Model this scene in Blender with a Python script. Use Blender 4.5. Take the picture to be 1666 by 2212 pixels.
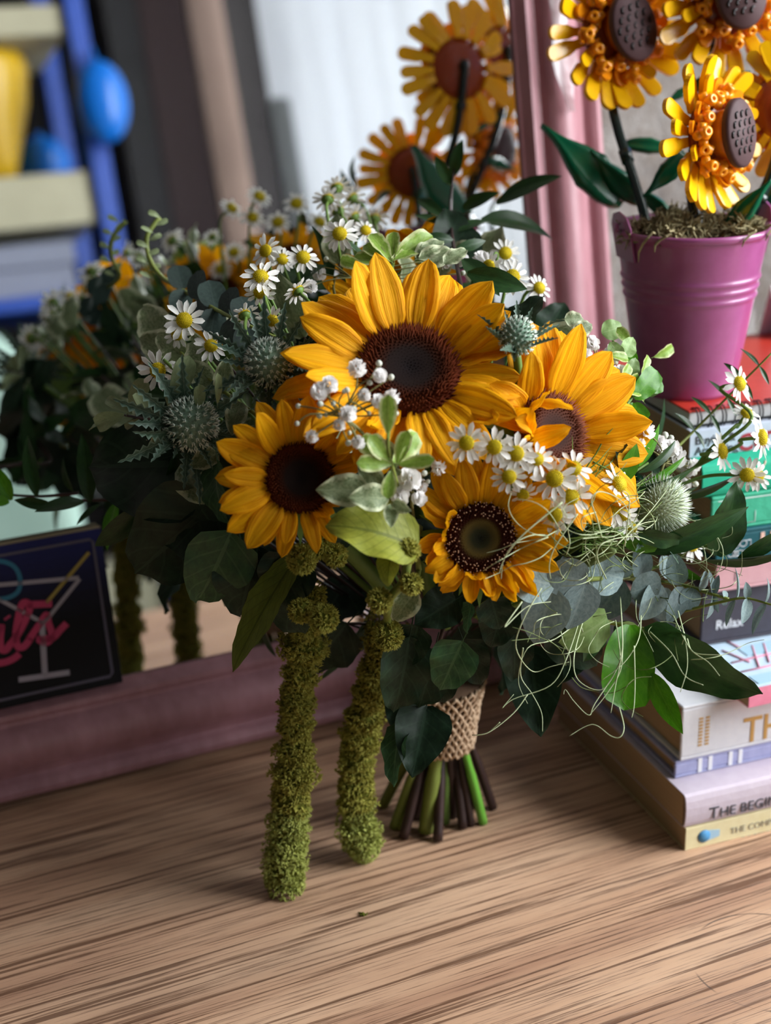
import bpy, math, random
from mathutils import Vector, Matrix, Quaternion, noise as mnoise

for _o in list(bpy.data.objects):
    bpy.data.objects.remove(_o, do_unlink=True)
SC = bpy.context.scene
COL = SC.collection
rad = math.radians
PI = math.pi

# ------------------------------------------------------------------ camera
FPX, IW, IH = 3200.0, 1666.0, 2212.0
CX, CY = IW / 2, IH / 2
PITCH, ROLL = rad(20.65), rad(1.68)
CAM = Vector((0, 0, 0.5))
FWD = Vector((0, math.cos(PITCH), -math.sin(PITCH)))
_x = Vector((1, 0, 0)); _u = _x.cross(FWD)
RGT = math.cos(ROLL) * _x - math.sin(ROLL) * _u
UPV = math.sin(ROLL) * _x + math.cos(ROLL) * _u
cd = bpy.data.cameras.new('camera')
cam = bpy.data.objects.new('camera', cd); COL.objects.link(cam)
cm = Matrix((RGT, UPV, -FWD)).transposed().to_4x4(); cm.translation = CAM
cam.matrix_world = cm
cd.sensor_fit = 'HORIZONTAL'; cd.sensor_width = 36.0
cd.lens = 36.0 * FPX / IW
cd.clip_start = 0.02; cd.clip_end = 30
cd.dof.use_dof = True
cd.dof.focus_distance = 0.755
cd.dof.aperture_fstop = cd.lens / 10.0
SC.camera = cam
SC.cycles.max_bounces = 8; SC.cycles.diffuse_bounces = 4; SC.cycles.transparent_max_bounces = 8

# ------------------------------------------------------------------ light
SC.view_settings.view_transform = 'Standard'
SC.view_settings.look = 'None'
SC.view_settings.exposure = 0.0
SC.view_settings.gamma = 1.0
SC.view_settings.use_curve_mapping = False
wd = bpy.data.worlds.new('world'); SC.world = wd; wd.use_nodes = True
wd.node_tree.nodes['Background'].inputs[0].default_value = (0.62, 0.74, 1.0, 1)
wd.node_tree.nodes['Background'].inputs[1].default_value = 0.35

# room axes: A runs along the mirror, B towards the wall behind it
TH = rad(24.3)
A = Vector((math.cos(TH), math.sin(TH), 0)); B = Vector((-math.sin(TH), math.cos(TH), 0)); Z = Vector((0, 0, 1))
def ab(a, b, z=0.0):
    return A * a + B * b + Z * z
WALL_R, WALL_L, WALL_F, WALL_B = 1.50, -1.7, -2.0, 1.02
FLOOR_Z, CEIL_Z = -0.76, 2.05
WIN = (-1.90, 0.58, 0.32, 1.80)              # b0, b1, z0, z1 of the window in the right wall
ld = bpy.data.lights.new('window_daylight', 'AREA'); ld.shape = 'RECTANGLE'
ld.size = WIN[1] - WIN[0] - .06; ld.size_y = WIN[3] - WIN[2] - .06
ld.energy = 210; ld.color = (0.94, 0.975, 1.0)
lo = bpy.data.objects.new('window_daylight', ld); COL.objects.link(lo)
_c = ab(WALL_R + .10, (WIN[0] + WIN[1]) / 2, (WIN[2] + WIN[3]) / 2)
lm = Matrix((B, Z, A)).transposed().to_4x4(); lm.translation = _c      # light shines along -local z = -A
lo.matrix_world = lm

# ------------------------------------------------------------------ pixel helpers
def ray(px, py):
    return FWD + RGT * ((px - CX) / FPX) - UPV * ((py - CY) / FPX)
def ground(px, py, z=0.0):
    d = ray(px, py); return CAM + d * ((z - CAM.z) / d.z)
def aty(px, py, y):
    d = ray(px, py); return CAM + d * (y / d.y)
def depth(p):
    return (p - CAM).dot(FWD)
def pxm(p):
    return depth(p) / FPX                    # metres per photo pixel at p
M0 = ground(0, 1725)                         # foot of the mirror
AL = rad(9.3)
MV = Z * math.cos(AL) + B * math.sin(AL)     # up the leaning mirror
MN = A.cross(MV)                             # out of the mirror
def onmirror(px, py, w=0.0):
    d = ray(px, py); t = (M0 + MN * w - CAM).dot(MN) / d.dot(MN); return CAM + d * t
def uv_m(px, py, w=0.0):
    p = onmirror(px, py, w) - M0; return p.dot(A), p.dot(MV)
def mref(px, py, b):
    """the point of the room, on the plane B = b, that is seen in the mirror at a pixel"""
    p = onmirror(px, py, .006); d = ray(px, py); e = d - MN * (2 * d.dot(MN))
    return p + e * ((b - p.dot(B)) / e.dot(B))

# ------------------------------------------------------------------ materials
MATS = {}
def lin(c):
    if isinstance(c, str):
        c = [int(c[i:i + 2], 16) / 255 for i in (0, 2, 4)]
    return tuple((v / 12.92 if v <= .04045 else ((v + .055) / 1.055) ** 2.4) for v in c) + (1,)
class NT:
    def __init__(s, name):
        s.m = bpy.data.materials.new(name); s.m.use_nodes = True
        s.t = s.m.node_tree; s.n = s.t.nodes; s.l = s.t.links
        s.out = s.n['Material Output']; s.p = s.n['Principled BSDF']
    def add(s, typ, **kw):
        nd = s.n.new(typ)
        for k, v in kw.items():
            if k.startswith('i_'):
                nd.inputs[int(k[2:]) if k[2:].isdigit() else k[2:].replace('_', ' ')].default_value = v
            else:
                setattr(nd, k, v)
        return nd
    def link(s, a, b): s.l.new(a, b)
    def coord(s, which='Object', scale=(1, 1, 1), rot=(0, 0, 0)):
        tc = s.add('ShaderNodeTexCoord'); mp = s.add('ShaderNodeMapping')
        mp.inputs['Scale'].default_value = scale; mp.inputs['Rotation'].default_value = rot
        s.link(tc.outputs[which], mp.inputs['Vector']); return mp.outputs[0]
    def noise(s, vec, scale, detail=3, rough=.55):
        nd = s.add('ShaderNodeTexNoise'); s.link(vec, nd.inputs['Vector'])
        nd.inputs['Scale'].default_value = scale; nd.inputs['Detail'].default_value = detail
        nd.inputs['Roughness'].default_value = rough; return nd.outputs['Fac']
    def ramp(s, fac, stops):
        r = s.add('ShaderNodeValToRGB'); s.link(fac, r.inputs[0]); e = r.color_ramp.elements
        while len(e) < len(stops): e.new(.5)
        for k, (pos, c) in enumerate(stops):
            e[k].position = pos; e[k].color = lin(c) if not isinstance(c, float) else (c, c, c, 1)
        return r.outputs[0]
    def mix(s, fac, a, b, blend='MIX'):
        m = s.add('ShaderNodeMix', data_type='RGBA', blend_type=blend)
        for sock, v in ((m.inputs[0], fac), (m.inputs[6], a), (m.inputs[7], b)):
            if isinstance(v, (int, float)): sock.default_value = v
            elif isinstance(v, (tuple, str)): sock.default_value = lin(v) if isinstance(v, str) else v
            else: s.link(v, sock)
        return m.outputs[2]
    def math(s, op, a, b=0.0, c=0.0):
        m = s.add('ShaderNodeMath', operation=op)
        for k, v in enumerate((a, b, c)):
            if isinstance(v, (int, float)): m.inputs[k].default_value = v
            else: s.link(v, m.inputs[k])
        return m.outputs[0]
    def bump(s, h, strength=.3, dist=.001):
        b = s.add('ShaderNodeBump'); b.inputs['Strength'].default_value = strength
        b.inputs['Distance'].default_value = dist; s.link(h, b.inputs['Height'])
        s.link(b.outputs[0], s.p.inputs['Normal']); return b
    def color(s, c):
        if isinstance(c, (str, tuple)): s.p.inputs['Base Color'].default_value = lin(c)
        else: s.link(c, s.p.inputs['Base Color'])
        s.col = c
    def rough(s, r, spec=.5, metal=0.0):
        s.p.inputs['Roughness'].default_value = r; s.p.inputs['Specular IOR Level'].default_value = spec
        s.p.inputs['Metallic'].default_value = metal
    def translucent(s, fac, tint=None):
        t = s.add('ShaderNodeBsdfTranslucent'); mx = s.add('ShaderNodeMixShader'); mx.inputs[0].default_value = fac
        if isinstance(s.col, (str, tuple)): t.inputs[0].default_value = lin(s.col)
        else: s.link(s.col, t.inputs[0])
        if tint: t.inputs[0].default_value = lin(tint); [s.l.remove(k) for k in list(t.inputs[0].links)]
        s.link(s.p.outputs[0], mx.inputs[1]); s.link(t.outputs[0], mx.inputs[2]); s.link(mx.outputs[0], s.out.inputs[0])
    def vary(s, c, amt=.25):
        """each object a little lighter or darker than its neighbours"""
        oi = s.add('ShaderNodeObjectInfo'); hsv = s.add('ShaderNodeHueSaturation')
        mr = s.add('ShaderNodeMapRange'); s.link(oi.outputs['Random'], mr.inputs[0])
        mr.inputs[3].default_value = 1 - amt; mr.inputs[4].default_value = 1 + amt
        s.link(mr.outputs[0], hsv.inputs['Value'])
        if isinstance(c, (str, tuple)): hsv.inputs['Color'].default_value = lin(c)
        else: s.link(c, hsv.inputs['Color'])
        return hsv.outputs[0]

def simple(name, c, rough=.5, spec=.5, metal=0.0, c2=None, scale=60, bump=0.0, stretch=(1, 1, 1), trans=0.0, vary=0.0, detail=3):
    t = NT(name); v = t.coord('Object', stretch); n = t.noise(v, scale, detail)
    col = t.ramp(n, [(.32, c), (.68, c2 or c)])
    if vary: col = t.vary(col, vary)
    t.color(col); t.rough(rough, spec, metal)
    if bump: t.bump(n, bump, .0015)
    if trans: t.translucent(trans)
    MATS[name] = t.m; return t.m

def leafmat(name, c, c2, edge=None, vein=None, rough=.45, trans=.22, spec=.35, vary=.22, nveins=9, bump=.25, scale=9, veinmix=.4):
    """c / c2 mottling, optional pale margin and pale veins, all in the leaf's own uv"""
    t = NT(name)
    tc = t.add('ShaderNodeTexCoord'); sep = t.add('ShaderNodeSeparateXYZ'); t.link(tc.outputs['UV'], sep.inputs[0])
    au = t.math('ABSOLUTE', t.math('MULTIPLY_ADD', sep.outputs[0], 2.0, -1.0))
    oi = t.add('ShaderNodeObjectInfo'); off = t.add('ShaderNodeVectorMath', operation='ADD'); t.link(tc.outputs['UV'], off.inputs[0]); t.link(oi.outputs['Location'], off.inputs[1])
    n = t.noise(off.outputs[0], scale, 4, .6)
    col = t.ramp(n, [(.35, c), (.65, c2)])
    w = t.math('PINGPONG', t.math('MULTIPLY', t.math('SUBTRACT', sep.outputs[1], t.math('MULTIPLY', au, .28)), float(nveins)), .5)
    vv = t.math('MULTIPLY', t.math('LESS_THAN', w, .07), .5)
    mid = t.math('LESS_THAN', au, .055)
    vm = t.math('MAXIMUM', vv, mid)
    if vein: col = t.mix(t.math('MULTIPLY', vm, veinmix), col, vein)
    if edge:
        e = t.math('ADD', au, t.math('MULTIPLY_ADD', n, .7, -.35))
        col = t.mix(t.ramp(e, [(.62, 0.0), (.82, 1.0)]), col, edge)
    col = t.vary(col, vary)
    t.color(col); t.rough(rough, spec)
    hb = t.math('ADD', t.math('MULTIPLY', vm, -.6), t.math('MULTIPLY', n, .5))
    t.bump(hb, bump, .0008)
    if trans: t.translucent(trans)
    MATS[name] = t.m; return t.m

# ------------------------------------------------------------------ mesh helpers
class MB:
    def __init__(s): s.v = []; s.f = []; s.mi = []; s.cur = 0
    def face(s, f): s.f.append(f); s.mi.append(s.cur)
    def box(s, lo, hi, M=None):
        k = len(s.v); P = [Vector((x, y, z)) for z in (lo[2], hi[2]) for y in (lo[1], hi[1]) for x in (lo[0], hi[0])]
        s.v += [(M @ p if M else p) for p in P]
        for f in ((0, 2, 3, 1), (4, 5, 7, 6), (0, 1, 5, 4), (2, 6, 7, 3), (0, 4, 6, 2), (1, 3, 7, 5)): s.face(tuple(k + i for i in f))
        return s
    def tube(s, pts, r, sides=6, cap=True, flat=1.0):
        pts = [Vector(p) for p in pts]; n = len(pts); k = len(s.v)
        rr = r if isinstance(r, (list, tuple)) else [r] * n
        up = None
        for i, p in enumerate(pts):
            t = (pts[min(i + 1, n - 1)] - pts[max(i - 1, 0)])
            t = t.normalized() if t.length > 1e-9 else Vector((0, 0, 1))
            if up is None: up = t.orthogonal().normalized()
            else:
                up = up - t * up.dot(t); up = up.normalized() if up.length > 1e-6 else t.orthogonal().normalized()
            sd = t.cross(up)
            for j in range(sides):
                a = 2 * PI * j / sides; s.v.append(p + up * (math.cos(a) * rr[i] * flat) + sd * (math.sin(a) * rr[i]))
        for i in range(n - 1):
            for j in range(sides):
                a, b = k + i * sides + j, k + i * sides + (j + 1) % sides
                s.face((a, b, b + sides, a + sides))
        if cap:
            s.face(tuple(k + j for j in reversed(range(sides)))); s.face(tuple(k + (n - 1) * sides + j for j in range(sides)))
        return s
    def lathe(s, prof, segs=32, M=None, close=False):
        k = len(s.v); n = len(prof)
        for (r, z) in prof:
            for j in range(segs):
                a = 2 * PI * j / segs; p = Vector((r * math.cos(a), r * math.sin(a), z)); s.v.append(M @ p if M else p)
        for i in range(n - 1 + (1 if close else 0)):
            i2 = (i + 1) % n
            for j in range(segs):
                j2 = (j + 1) % segs
                s.face((k + i * segs + j, k + i * segs + j2, k + i2 * segs + j2, k + i2 * segs + j))
        return s
    def ball(s, c, r, M=None, seg=10, rings=6):
        c = Vector(c); rv = Vector((r, r, r)) if isinstance(r, (int, float)) else Vector(r)
        prof = [(math.sin(PI * i / rings), -math.cos(PI * i / rings)) for i in range(rings + 1)]
        prof[0] = (1e-4, -1); prof[-1] = (1e-4, 1)
        T = Matrix.Translation(c) @ Matrix.Diagonal((rv.x, rv.y, rv.z, 1))
        return s.lathe(prof, seg, (M @ T) if M else T)
    def cone(s, p, d, r, h, sides=4, tipr=0.0):
        p = Vector(p); d = Vector(d).normalized(); u = d.orthogonal().normalized(); w = d.cross(u); k = len(s.v)
        for j in range(sides):
            a = 2 * PI * j / sides; s.v.append(p + (u * math.cos(a) + w * math.sin(a)) * r)
        s.v.append(p + d * h)
        for j in range(sides): s.face((k + j, k + (j + 1) % sides, k + sides))
        return s
    def mesh(s, name, smooth=True):
        m = bpy.data.meshes.new(name); m.from_pydata([tuple(p) for p in s.v], [], s.f)
        if smooth: m.polygons.foreach_set('use_smooth', [True] * len(m.polygons))
        if any(s.mi): m.polygons.foreach_set('material_index', s.mi)
        m.update(); return m

def add(name, mesh, mat=None, parent=None, M=None):
    o = bpy.data.objects.new(name, mesh); COL.objects.link(o)
    if mat is not None and mesh is not None and not len(mesh.materials):
        for k in (mat if isinstance(mat, (list, tuple)) else [mat]): mesh.materials.append(MATS[k] if isinstance(k, str) else k)
    if parent is not None: o.parent = parent
    if M is not None: o.matrix_basis = M
    return o
def empty(name, loc=(0, 0, 0), M=None):
    o = bpy.data.objects.new(name, None); COL.objects.link(o); o.empty_display_size = .02
    o.matrix_basis = M if M is not None else Matrix.Translation(loc); return o
def tag(o, label=None, cat=None, group=None, kind=None):
    for k, v in (('label', label), ('category', cat), ('group', group), ('kind', kind)):
        if v: o[k] = v
    return o
def bevel(o, w=.001, seg=2, angle=40):
    m = o.modifiers.new('bevel', 'BEVEL'); m.width = w; m.segments = seg; m.limit_method = 'ANGLE'; m.angle_limit = rad(angle); return o
def frame(x, y, z, loc):
    m = Matrix((x, y, z)).transposed().to_4x4(); m.translation = loc; return m
def catmull(P, n=6):
    P = [Vector(p) for p in P]; out = []
    for i in range(len(P) - 1):
        a, b, c, d = P[max(i - 1, 0)], P[i], P[i + 1], P[min(i + 2, len(P) - 1)]
        for k in range(n):
            t = k / n
            out.append(.5 * ((2 * b) + (c - a) * t + (2 * a - 5 * b + 4 * c - d) * t * t + (3 * b - a - 3 * c + d) * t ** 3))
    out.append(P[-1]); return out

def text_mesh(name, body, size, align='LEFT', extrude=.0002, bold=0.0, space=1.0):
    cu = bpy.data.curves.new(name, 'FONT'); cu.body = body; cu.size = size; cu.align_x = align; cu.extrude = extrude
    cu.offset = bold; cu.space_character = space; cu.resolution_u = 3
    o = bpy.data.objects.new(name, cu); COL.objects.link(o)
    dg = bpy.context.evaluated_depsgraph_get(); dg.update()
    m = bpy.data.meshes.new_from_object(o.evaluated_get(dg)); bpy.data.objects.remove(o); m.name = name
    m.materials.clear(); return m

# leaves and petals: a bent grid, base at the origin, growing along +y, face to +z
def pr(a, b):
    pk = a / (a + b); nm = pk ** a * (1 - pk) ** b
    return lambda t: (max(t, 0) ** a * max(1 - t, 0) ** b) / nm
PROF = {'lance': pr(.75, 1.0), 'ovate': pr(.5, .85), 'heart': pr(.33, .8), 'round': pr(.42, .42), 'petal': pr(.5, .62), 'obov': pr(.8, .42), 'blunt': pr(.45, .3)}
def leaf_mesh(name, prof='ovate', aspect=.45, nu=9, nv=6, fold=.25, bend=.4, wave=0.0, nw=2.5, groove=0.0, ng=2, twist=0.0, curl=0.0, teeth=0.0, seed=0, petiole=0.0, side=0.0, norm=False):
    f = PROF[prof] if isinstance(prof, str) else prof; rnd = random.Random(seed); ph = rnd.random() * 6
    V = []; F = []; UV = []
    y = z = x0 = 0.0; ds = 1.0 / nu
    for i in range(nu + 1):
        t = i / nu; ang = bend * t * t if bend >= 0 else bend * t * t
        if i: y += math.cos(a0) * ds; z -= math.sin(a0) * ds; x0 += side * t * ds
        a0 = bend * (t + .5 / nu) ** 1.3 if bend >= 0 else bend * (t + .5 / nu) ** 1.3
        w = max(f(t), .02 if 0 < t < 1 else .004) * aspect * .5
        if i == 0: w = max(w, aspect * .09)
        if teeth and i % 2: w *= 1 + teeth
        if teeth and i % 2 == 0 and 0 < i < nu: w *= 1 - teeth * .35
        tw = twist * t
        for j in range(nv + 1):
            s = -1 + 2 * j / nv
            lx = s * w
            lz = fold * abs(s) * w * 2 * (1 - .3 * t) + wave * math.sin(nw * 2 * PI * t + ph + (0 if s > 0 else 1.3)) * abs(s) ** 1.5 * aspect * .5
            lz += groove * math.cos(ng * PI * s) * w + curl * s * s * w
            cx, cz = lx * math.cos(tw) - lz * math.sin(tw), lx * math.sin(tw) + lz * math.cos(tw)
            sa, ca = math.sin(a0), math.cos(a0)
            V.append((x0 + cx, y + cz * sa, z + cz * ca))
            UV.append((j / nv, t))
    if norm:                                   # turn and stretch so that the tip lies on +y at distance one
        tip = Vector((x0, y, z)); q = tip.rotation_difference(Vector((0, 1, 0))); s = 1 / tip.length
        V = [tuple((q @ Vector(v)) * s) for v in V]
    for i in range(nu):
        for j in range(nv):
            k = i * (nv + 1) + j; F.append((k, k + 1, k + nv + 2, k + nv + 1))
    if petiole:
        k = len(V)
        for q, (yy, zz) in enumerate(((-petiole, -.06 * petiole), (-petiole * .4, 0), (.04, 0.0))):
            for j in range(3):
                a = 2 * PI * j / 3; V.append((.012 * math.cos(a), yy, zz + .012 * math.sin(a))); UV.append((.5, .02))
        for q in range(2):
            for j in range(3): F.append((k + q * 3 + j, k + q * 3 + (j + 1) % 3, k + q * 3 + 3 + (j + 1) % 3, k + q * 3 + 3 + j))
    m = bpy.data.meshes.new(name); m.from_pydata(V, [], F)
    ul = m.uv_layers.new(name='uv')
    for lp in m.loops: ul.data[lp.index].uv = UV[lp.vertex_index]
    m.polygons.foreach_set('use_smooth', [True] * len(m.polygons)); m.update(); return m

# ================================================================== setting
simple('wall_paint', '6d6a68', .9, .2, c2='5c5958', scale=3)
simple('wall_light', '67645f', .9, .2, c2='5f5c58', scale=3)
simple('dark_wall', '2f2c2c', .9, .2, c2='262323', scale=3)
simple('floor_wood', '57422f', .6, .3, c2='4a3726', scale=6, stretch=(1, 8, 1))
simple('white_paint', 'e4e4e2', .5, .4)
def _stone():
    t = NT('grey_stone'); v = t.coord('Object')
    n1 = t.noise(v, 14, 6, .65); n2 = t.noise(v, 55, 5, .7); vs = t.coord('Object', (18, 1, 2.2)); n3 = t.noise(vs, 2.0, 4, .6)
    c = t.ramp(n1, [(.3, '6a6462'), (.55, '8f8a86'), (.75, 'a9a5a2')])
    c = t.mix(t.ramp(n2, [(.42, 0.0), (.7, 1.0)]), c, '7d746d')
    c = t.mix(t.ramp(n3, [(.60, 0.0), (.68, 1.0)]), c, 'd6d6da')
    t.color(c); t.rough(.95, .15); t.bump(t.math('ADD', n1, n2), .9, .006); MATS['grey_stone'] = t.m
_stone()
def wall(name, mesh_lo, mesh_hi, mat):
    M = frame(A, B, Z, Vector((0, 0, 0)))
    o = add(name, MB().box(mesh_lo, mesh_hi).mesh(name, False), mat, None, M); o['kind'] = 'structure'; return o
T = .12
wall('floor', (WALL_L, WALL_F, FLOOR_Z - T), (WALL_R, WALL_B, FLOOR_Z), 'floor_wood')
wall('ceiling', (WALL_L - T, WALL_F - T, CEIL_Z), (WALL_R + T, WALL_B + T, CEIL_Z + T), 'wall_light')
wall('wall_back', (WALL_L - T, WALL_B, FLOOR_Z - T), (WALL_R + T, WALL_B + T, CEIL_Z), 'grey_stone')
wall('wall_front', (WALL_L - T, WALL_F - T, FLOOR_Z - T), (WALL_R + T, WALL_F, CEIL_Z), 'dark_wall')
wall('wall_left', (WALL_L - T, WALL_F, FLOOR_Z - T), (WALL_L, WALL_B, CEIL_Z), 'dark_wall')
_m = MB()
_m.box((WALL_R, WALL_F, FLOOR_Z - T), (WALL_R + T, WIN[0], CEIL_Z)); _m.box((WALL_R, WIN[1], FLOOR_Z - T), (WALL_R + T, WALL_B, CEIL_Z))
_m.box((WALL_R, WIN[0], FLOOR_Z - T), (WALL_R + T, WIN[1], WIN[2])); _m.box((WALL_R, WIN[0], WIN[3]), (WALL_R + T, WIN[1], CEIL_Z))
o = add('wall_right', _m.mesh('wall_right', False), 'wall_paint', None, frame(A, B, Z, Vector())); o['kind'] = 'structure'
# window: frame, glazing bars, panes
def _glass():
    t = NT('window_glass'); tr = t.add('ShaderNodeBsdfTransparent'); gl = t.add('ShaderNodeBsdfGlossy', i_1=.02)
    mx = t.add('ShaderNodeMixShader'); mx.inputs[0].default_value = .06
    t.link(tr.outputs[0], mx.inputs[1]); t.link(gl.outputs[0], mx.inputs[2]); t.link(mx.outputs[0], t.out.inputs[0]); MATS['window_glass'] = t.m
_glass()
b0, b1, z0, z1 = WIN
_m = MB(); w = .045; xa, xb = WALL_R - .01, WALL_R + .06; zm = (z0 + z1) / 2 + .12; bm = (b0 + b1) / 2
_m.box((xa, b0, z0), (xb, b0 + w, z1)); _m.box((xa, b1 - w, z0), (xb, b1, z1)); _m.box((xa, b0, z0), (xb, b1, z0 + w)); _m.box((xa, b0, z1 - w), (xb, b1, z1))
win = add('window_1', _m.mesh('window_frame', False), 'white_paint', None, frame(A, B, Z, Vector())); win['kind'] = 'structure'
for n, lo_, hi_ in (('glazing_bar', (xa + .01, b0 + w, zm - .012), (xb - .01, b1 - w, zm + .012)), ('glazing_bar', (xa + .01, bm - .012, z0 + w), (xb - .01, bm + .012, z1 - w))):
    add(n, MB().box(lo_, hi_).mesh(n, False), 'white_paint', win)
for q0, q1 in ((b0 + w, bm - .012), (bm + .012, b1 - w)):
    for r0, r1 in ((z0 + w, zm - .012), (zm + .012, z1 - w)):
        add('pane', MB().box((WALL_R + .028, q0, r0), (WALL_R + .032, q1, r1)).mesh('pane', False), 'window_glass', win)

# ------------------------------------------------------------------ table
def _wood():
    t = NT('table_wood')
    v1 = t.coord('Object', (5, 300, 60)); n1 = t.noise(v1, 1.0, 6, .66)
    v2 = t.coord('Object', (11, 800, 60)); n2 = t.noise(v2, 1.0, 5, .65)
    v3 = t.coord('Object', (2.2, 22, 1)); n3 = t.noise(v3, 1.0, 4, .55)
    v4 = t.coord('Object', (5, 9, 1)); n4 = t.noise(v4, 1.0, 3, .5)
    c = t.ramp(n3, [(.3, 'a87f66'), (.5, 'c49c7e'), (.72, 'd8b394')])
    s1 = t.ramp(n1, [(.52, 0.0), (.58, 1.0)]); s2 = t.ramp(n2, [(.55, 0.0), (.61, 1.0)])
    c = t.mix(t.math('MULTIPLY', s1, .78), c, '54331f'); c = t.mix(t.math('MULTIPLY', s2, .66), c, '4f3020')
    c = t.mix(t.math('MULTIPLY', t.ramp(n4, [(.55, 0.0), (.75, 1.0)]), .35), c, '6e5647')
    # the ring a cup left
    tc = t.add('ShaderNodeTexCoord'); d = t.add('ShaderNodeVectorMath', operation='DISTANCE'); t.link(tc.outputs['Object'], d.inputs[0])
    rc = ground(1660, 2075); d.inputs[1].default_value = (rc.dot(A), rc.dot(B), 0)
    ring = t.math('LESS_THAN', t.math('ABSOLUTE', t.math('SUBTRACT', d.outputs['Value'], .0405)), .0005)
    c = t.mix(t.math('MULTIPLY', ring, t.ramp(t.noise(t.coord('Object'), 30, 2), [(.42, 0.0), (.55, .75)])), c, '4a3d38')
    t.color(c); t.rough(.42, .4)
    h = t.math('ADD', t.math('MULTIPLY', s1, -1.0), t.math('MULTIPLY', s2, -.7)); t.bump(h, .35, .0006)
    MATS['table_wood'] = t.m
_wood()
tb = empty('table'); tb.matrix_basis = frame(A, B, Z, Vector((0, 0, 0)))
tag(tb, 'brown oak table with dark streaky grain under the bouquet, books and mirror', 'table')
TA0, TA1, TB0, TB1 = -.95, 1.15, -.13, 1.01
bevel(add('table_top', MB().box((TA0, TB0, -.035), (TA1, TB1, 0)).mesh('table_top', False), 'table_wood', tb), .003)
for a_ in (TA0 + .03, TA1 - .09):
    for b_ in (TB0 + .03, TB1 - .09):
        bevel(add('leg', MB().box((a_, b_, FLOOR_Z), (a_ + .06, b_ + .06, -.034)).mesh('leg', False), 'table_wood', tb), .003)

# ------------------------------------------------------------------ mirror in its pink moulded frame
def _pink():
    t = NT('pink_frame'); n = t.noise(t.coord('Object', (4, 1, 4)), 30, 4)
    t.color(t.ramp(n, [(.35, '9f7178'), (.65, 'ad7e86')])); t.rough(.42, .4); t.bump(n, .12, .001); MATS['pink_frame'] = t.m
    t = NT('mirror_glass'); t.color('d9dcdc'); t.rough(.0, .5, 1.0); MATS['mirror_glass'] = t.m
_pink()
simple('dark_lip', '241a1a', .7, .2)
MU0, MU1, MVH, FW = -.18, .475, .72, .063
mirror = empty('mirror'); mirror.matrix_basis = frame(A, MV, MN, M0 + Z * .0014)
tag(mirror, 'mirror in a dusty pink moulded frame leaning on the grey stone wall', 'mirror')
add('glass', MB().box((MU0 + FW - .006, FW - .006, .002), (MU1 - FW + .006, MVH - FW + .006, .006)).mesh('glass', False), 'mirror_glass', mirror)
add('backing', MB().box((MU0 + .01, .01, -.008), (MU1 - .01, MVH - .01, .0015)).mesh('backing', False), 'dark_lip', mirror)
# profile across the moulding: distance in from the outer edge, height above the glass plane
FP = [(0, -.006), (0, .012), (.002, .0155), (.006, .017), (.010, .0155), (.012, .0125), (.0145, .0115), (.018, .0135), (.023, .0195), (.029, .0235), (.036, .0240), (.042, .0215), (.046, .0165), (.0485, .0135), (.051, .0135), (.0535, .0155), (.0565, .0155), (.059, .0125), (.061, .0095), (.063, .0085), (.063, .0015)]
def member(c0, c1, i0, i1):
    """one mitred length: outer corners c0-c1, inner corners i0-i1"""
    m = MB(); n = len(FP); steps = 2
    for c, i in ((c0, i0), (c1, i1)):
        for d, h in FP:
            q = d / FW; m.v.append(Vector((c[0] + (i[0] - c[0]) * q, c[1] + (i[1] - c[1]) * q, h)))
    for k in range(n - 1): m.face((k, k + 1, n + k + 1, n + k))
    m.face((n - 1, 0, n, 2 * n - 1)); m.face(tuple(range(n))); m.face(tuple(reversed(range(n, 2 * n))))
    return m.mesh('frame_member', False)
oc = [(MU0, 0), (MU1, 0), (MU1, MVH), (MU0, MVH)]; ic = [(MU0 + FW, FW), (MU1 - FW, FW), (MU1 - FW, MVH - FW), (MU0 + FW, MVH - FW)]
for k in range(4):
    o = add('frame_member', member(oc[k], oc[(k + 1) % 4], ic[k], ic[(k + 1) % 4]), 'pink_frame', mirror)
    o.data.polygons.foreach_set('use_smooth', [True] * len(o.data.polygons))
    o.data.set_sharp_from_angle(angle=rad(38))

# ------------------------------------------------------------------ cocktail card standing on the mirror's lower frame
def _card():
    t = NT('card_print'); g = t.add('ShaderNodeTexCoord'); sp = t.add('ShaderNodeSeparateXYZ'); t.link(g.outputs['Generated'], sp.inputs[0])
    c = t.ramp(t.math('ADD', sp.outputs[1], t.math('MULTIPLY_ADD', t.noise(t.coord('Object', (6, 60, 1)), 8, 3), .16, -.08)), [(.45, '0d0b12'), (.62, '17152c'), (.95, '232760')])
    t.color(c); t.rough(.55, .2); MATS['card_print'] = t.m
_card()
simple('neon_white', 'a79fae', .5); simple('neon_pink', 'c0255e', .5); simple('neon_blue', '1d7396', .5); simple('neon_yellow', 'a8913a', .5); simple('card_edge', '8f8266', .6); simple('neon_dim', '5a5266', .5)
u1, v1 = uv_m(262, 1468, .012); u2, v2 = uv_m(212, 1152, .010)
CW, CH, CT = .150, .102, .004
card = empty('cocktail_sign')
_vdir = (MV * math.cos(rad(2.2)) - MN * math.sin(rad(2.2))).normalized(); _n = A.cross(_vdir)
corner = M0 + A * u1 + MV * (FW + .0005) + MN * .0165
card.matrix_basis = frame(A, _vdir, _n, corner)           # origin at the lower right front corner, x to the left is negative
tag(card, 'black sign with a neon style martini glass and pink script on the mirror frame', 'sign')
bevel(add('board', MB().box((-CW, 0, -CT), (0, CH, 0)).mesh('board', False), ['card_print'], card), .0006)
add('edge_strip', MB().box((-CW, CH, -CT), (0, CH + .0012, -.0002)).mesh('edge_strip', False), 'card_edge', card)
def cuv(px, py):
    d = ray(px, py); p = CAM + d * ((corner - CAM).dot(_n) / d.dot(_n)) - corner; return Vector((p.dot(A), p.dot(_vdir), .0002))
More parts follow.
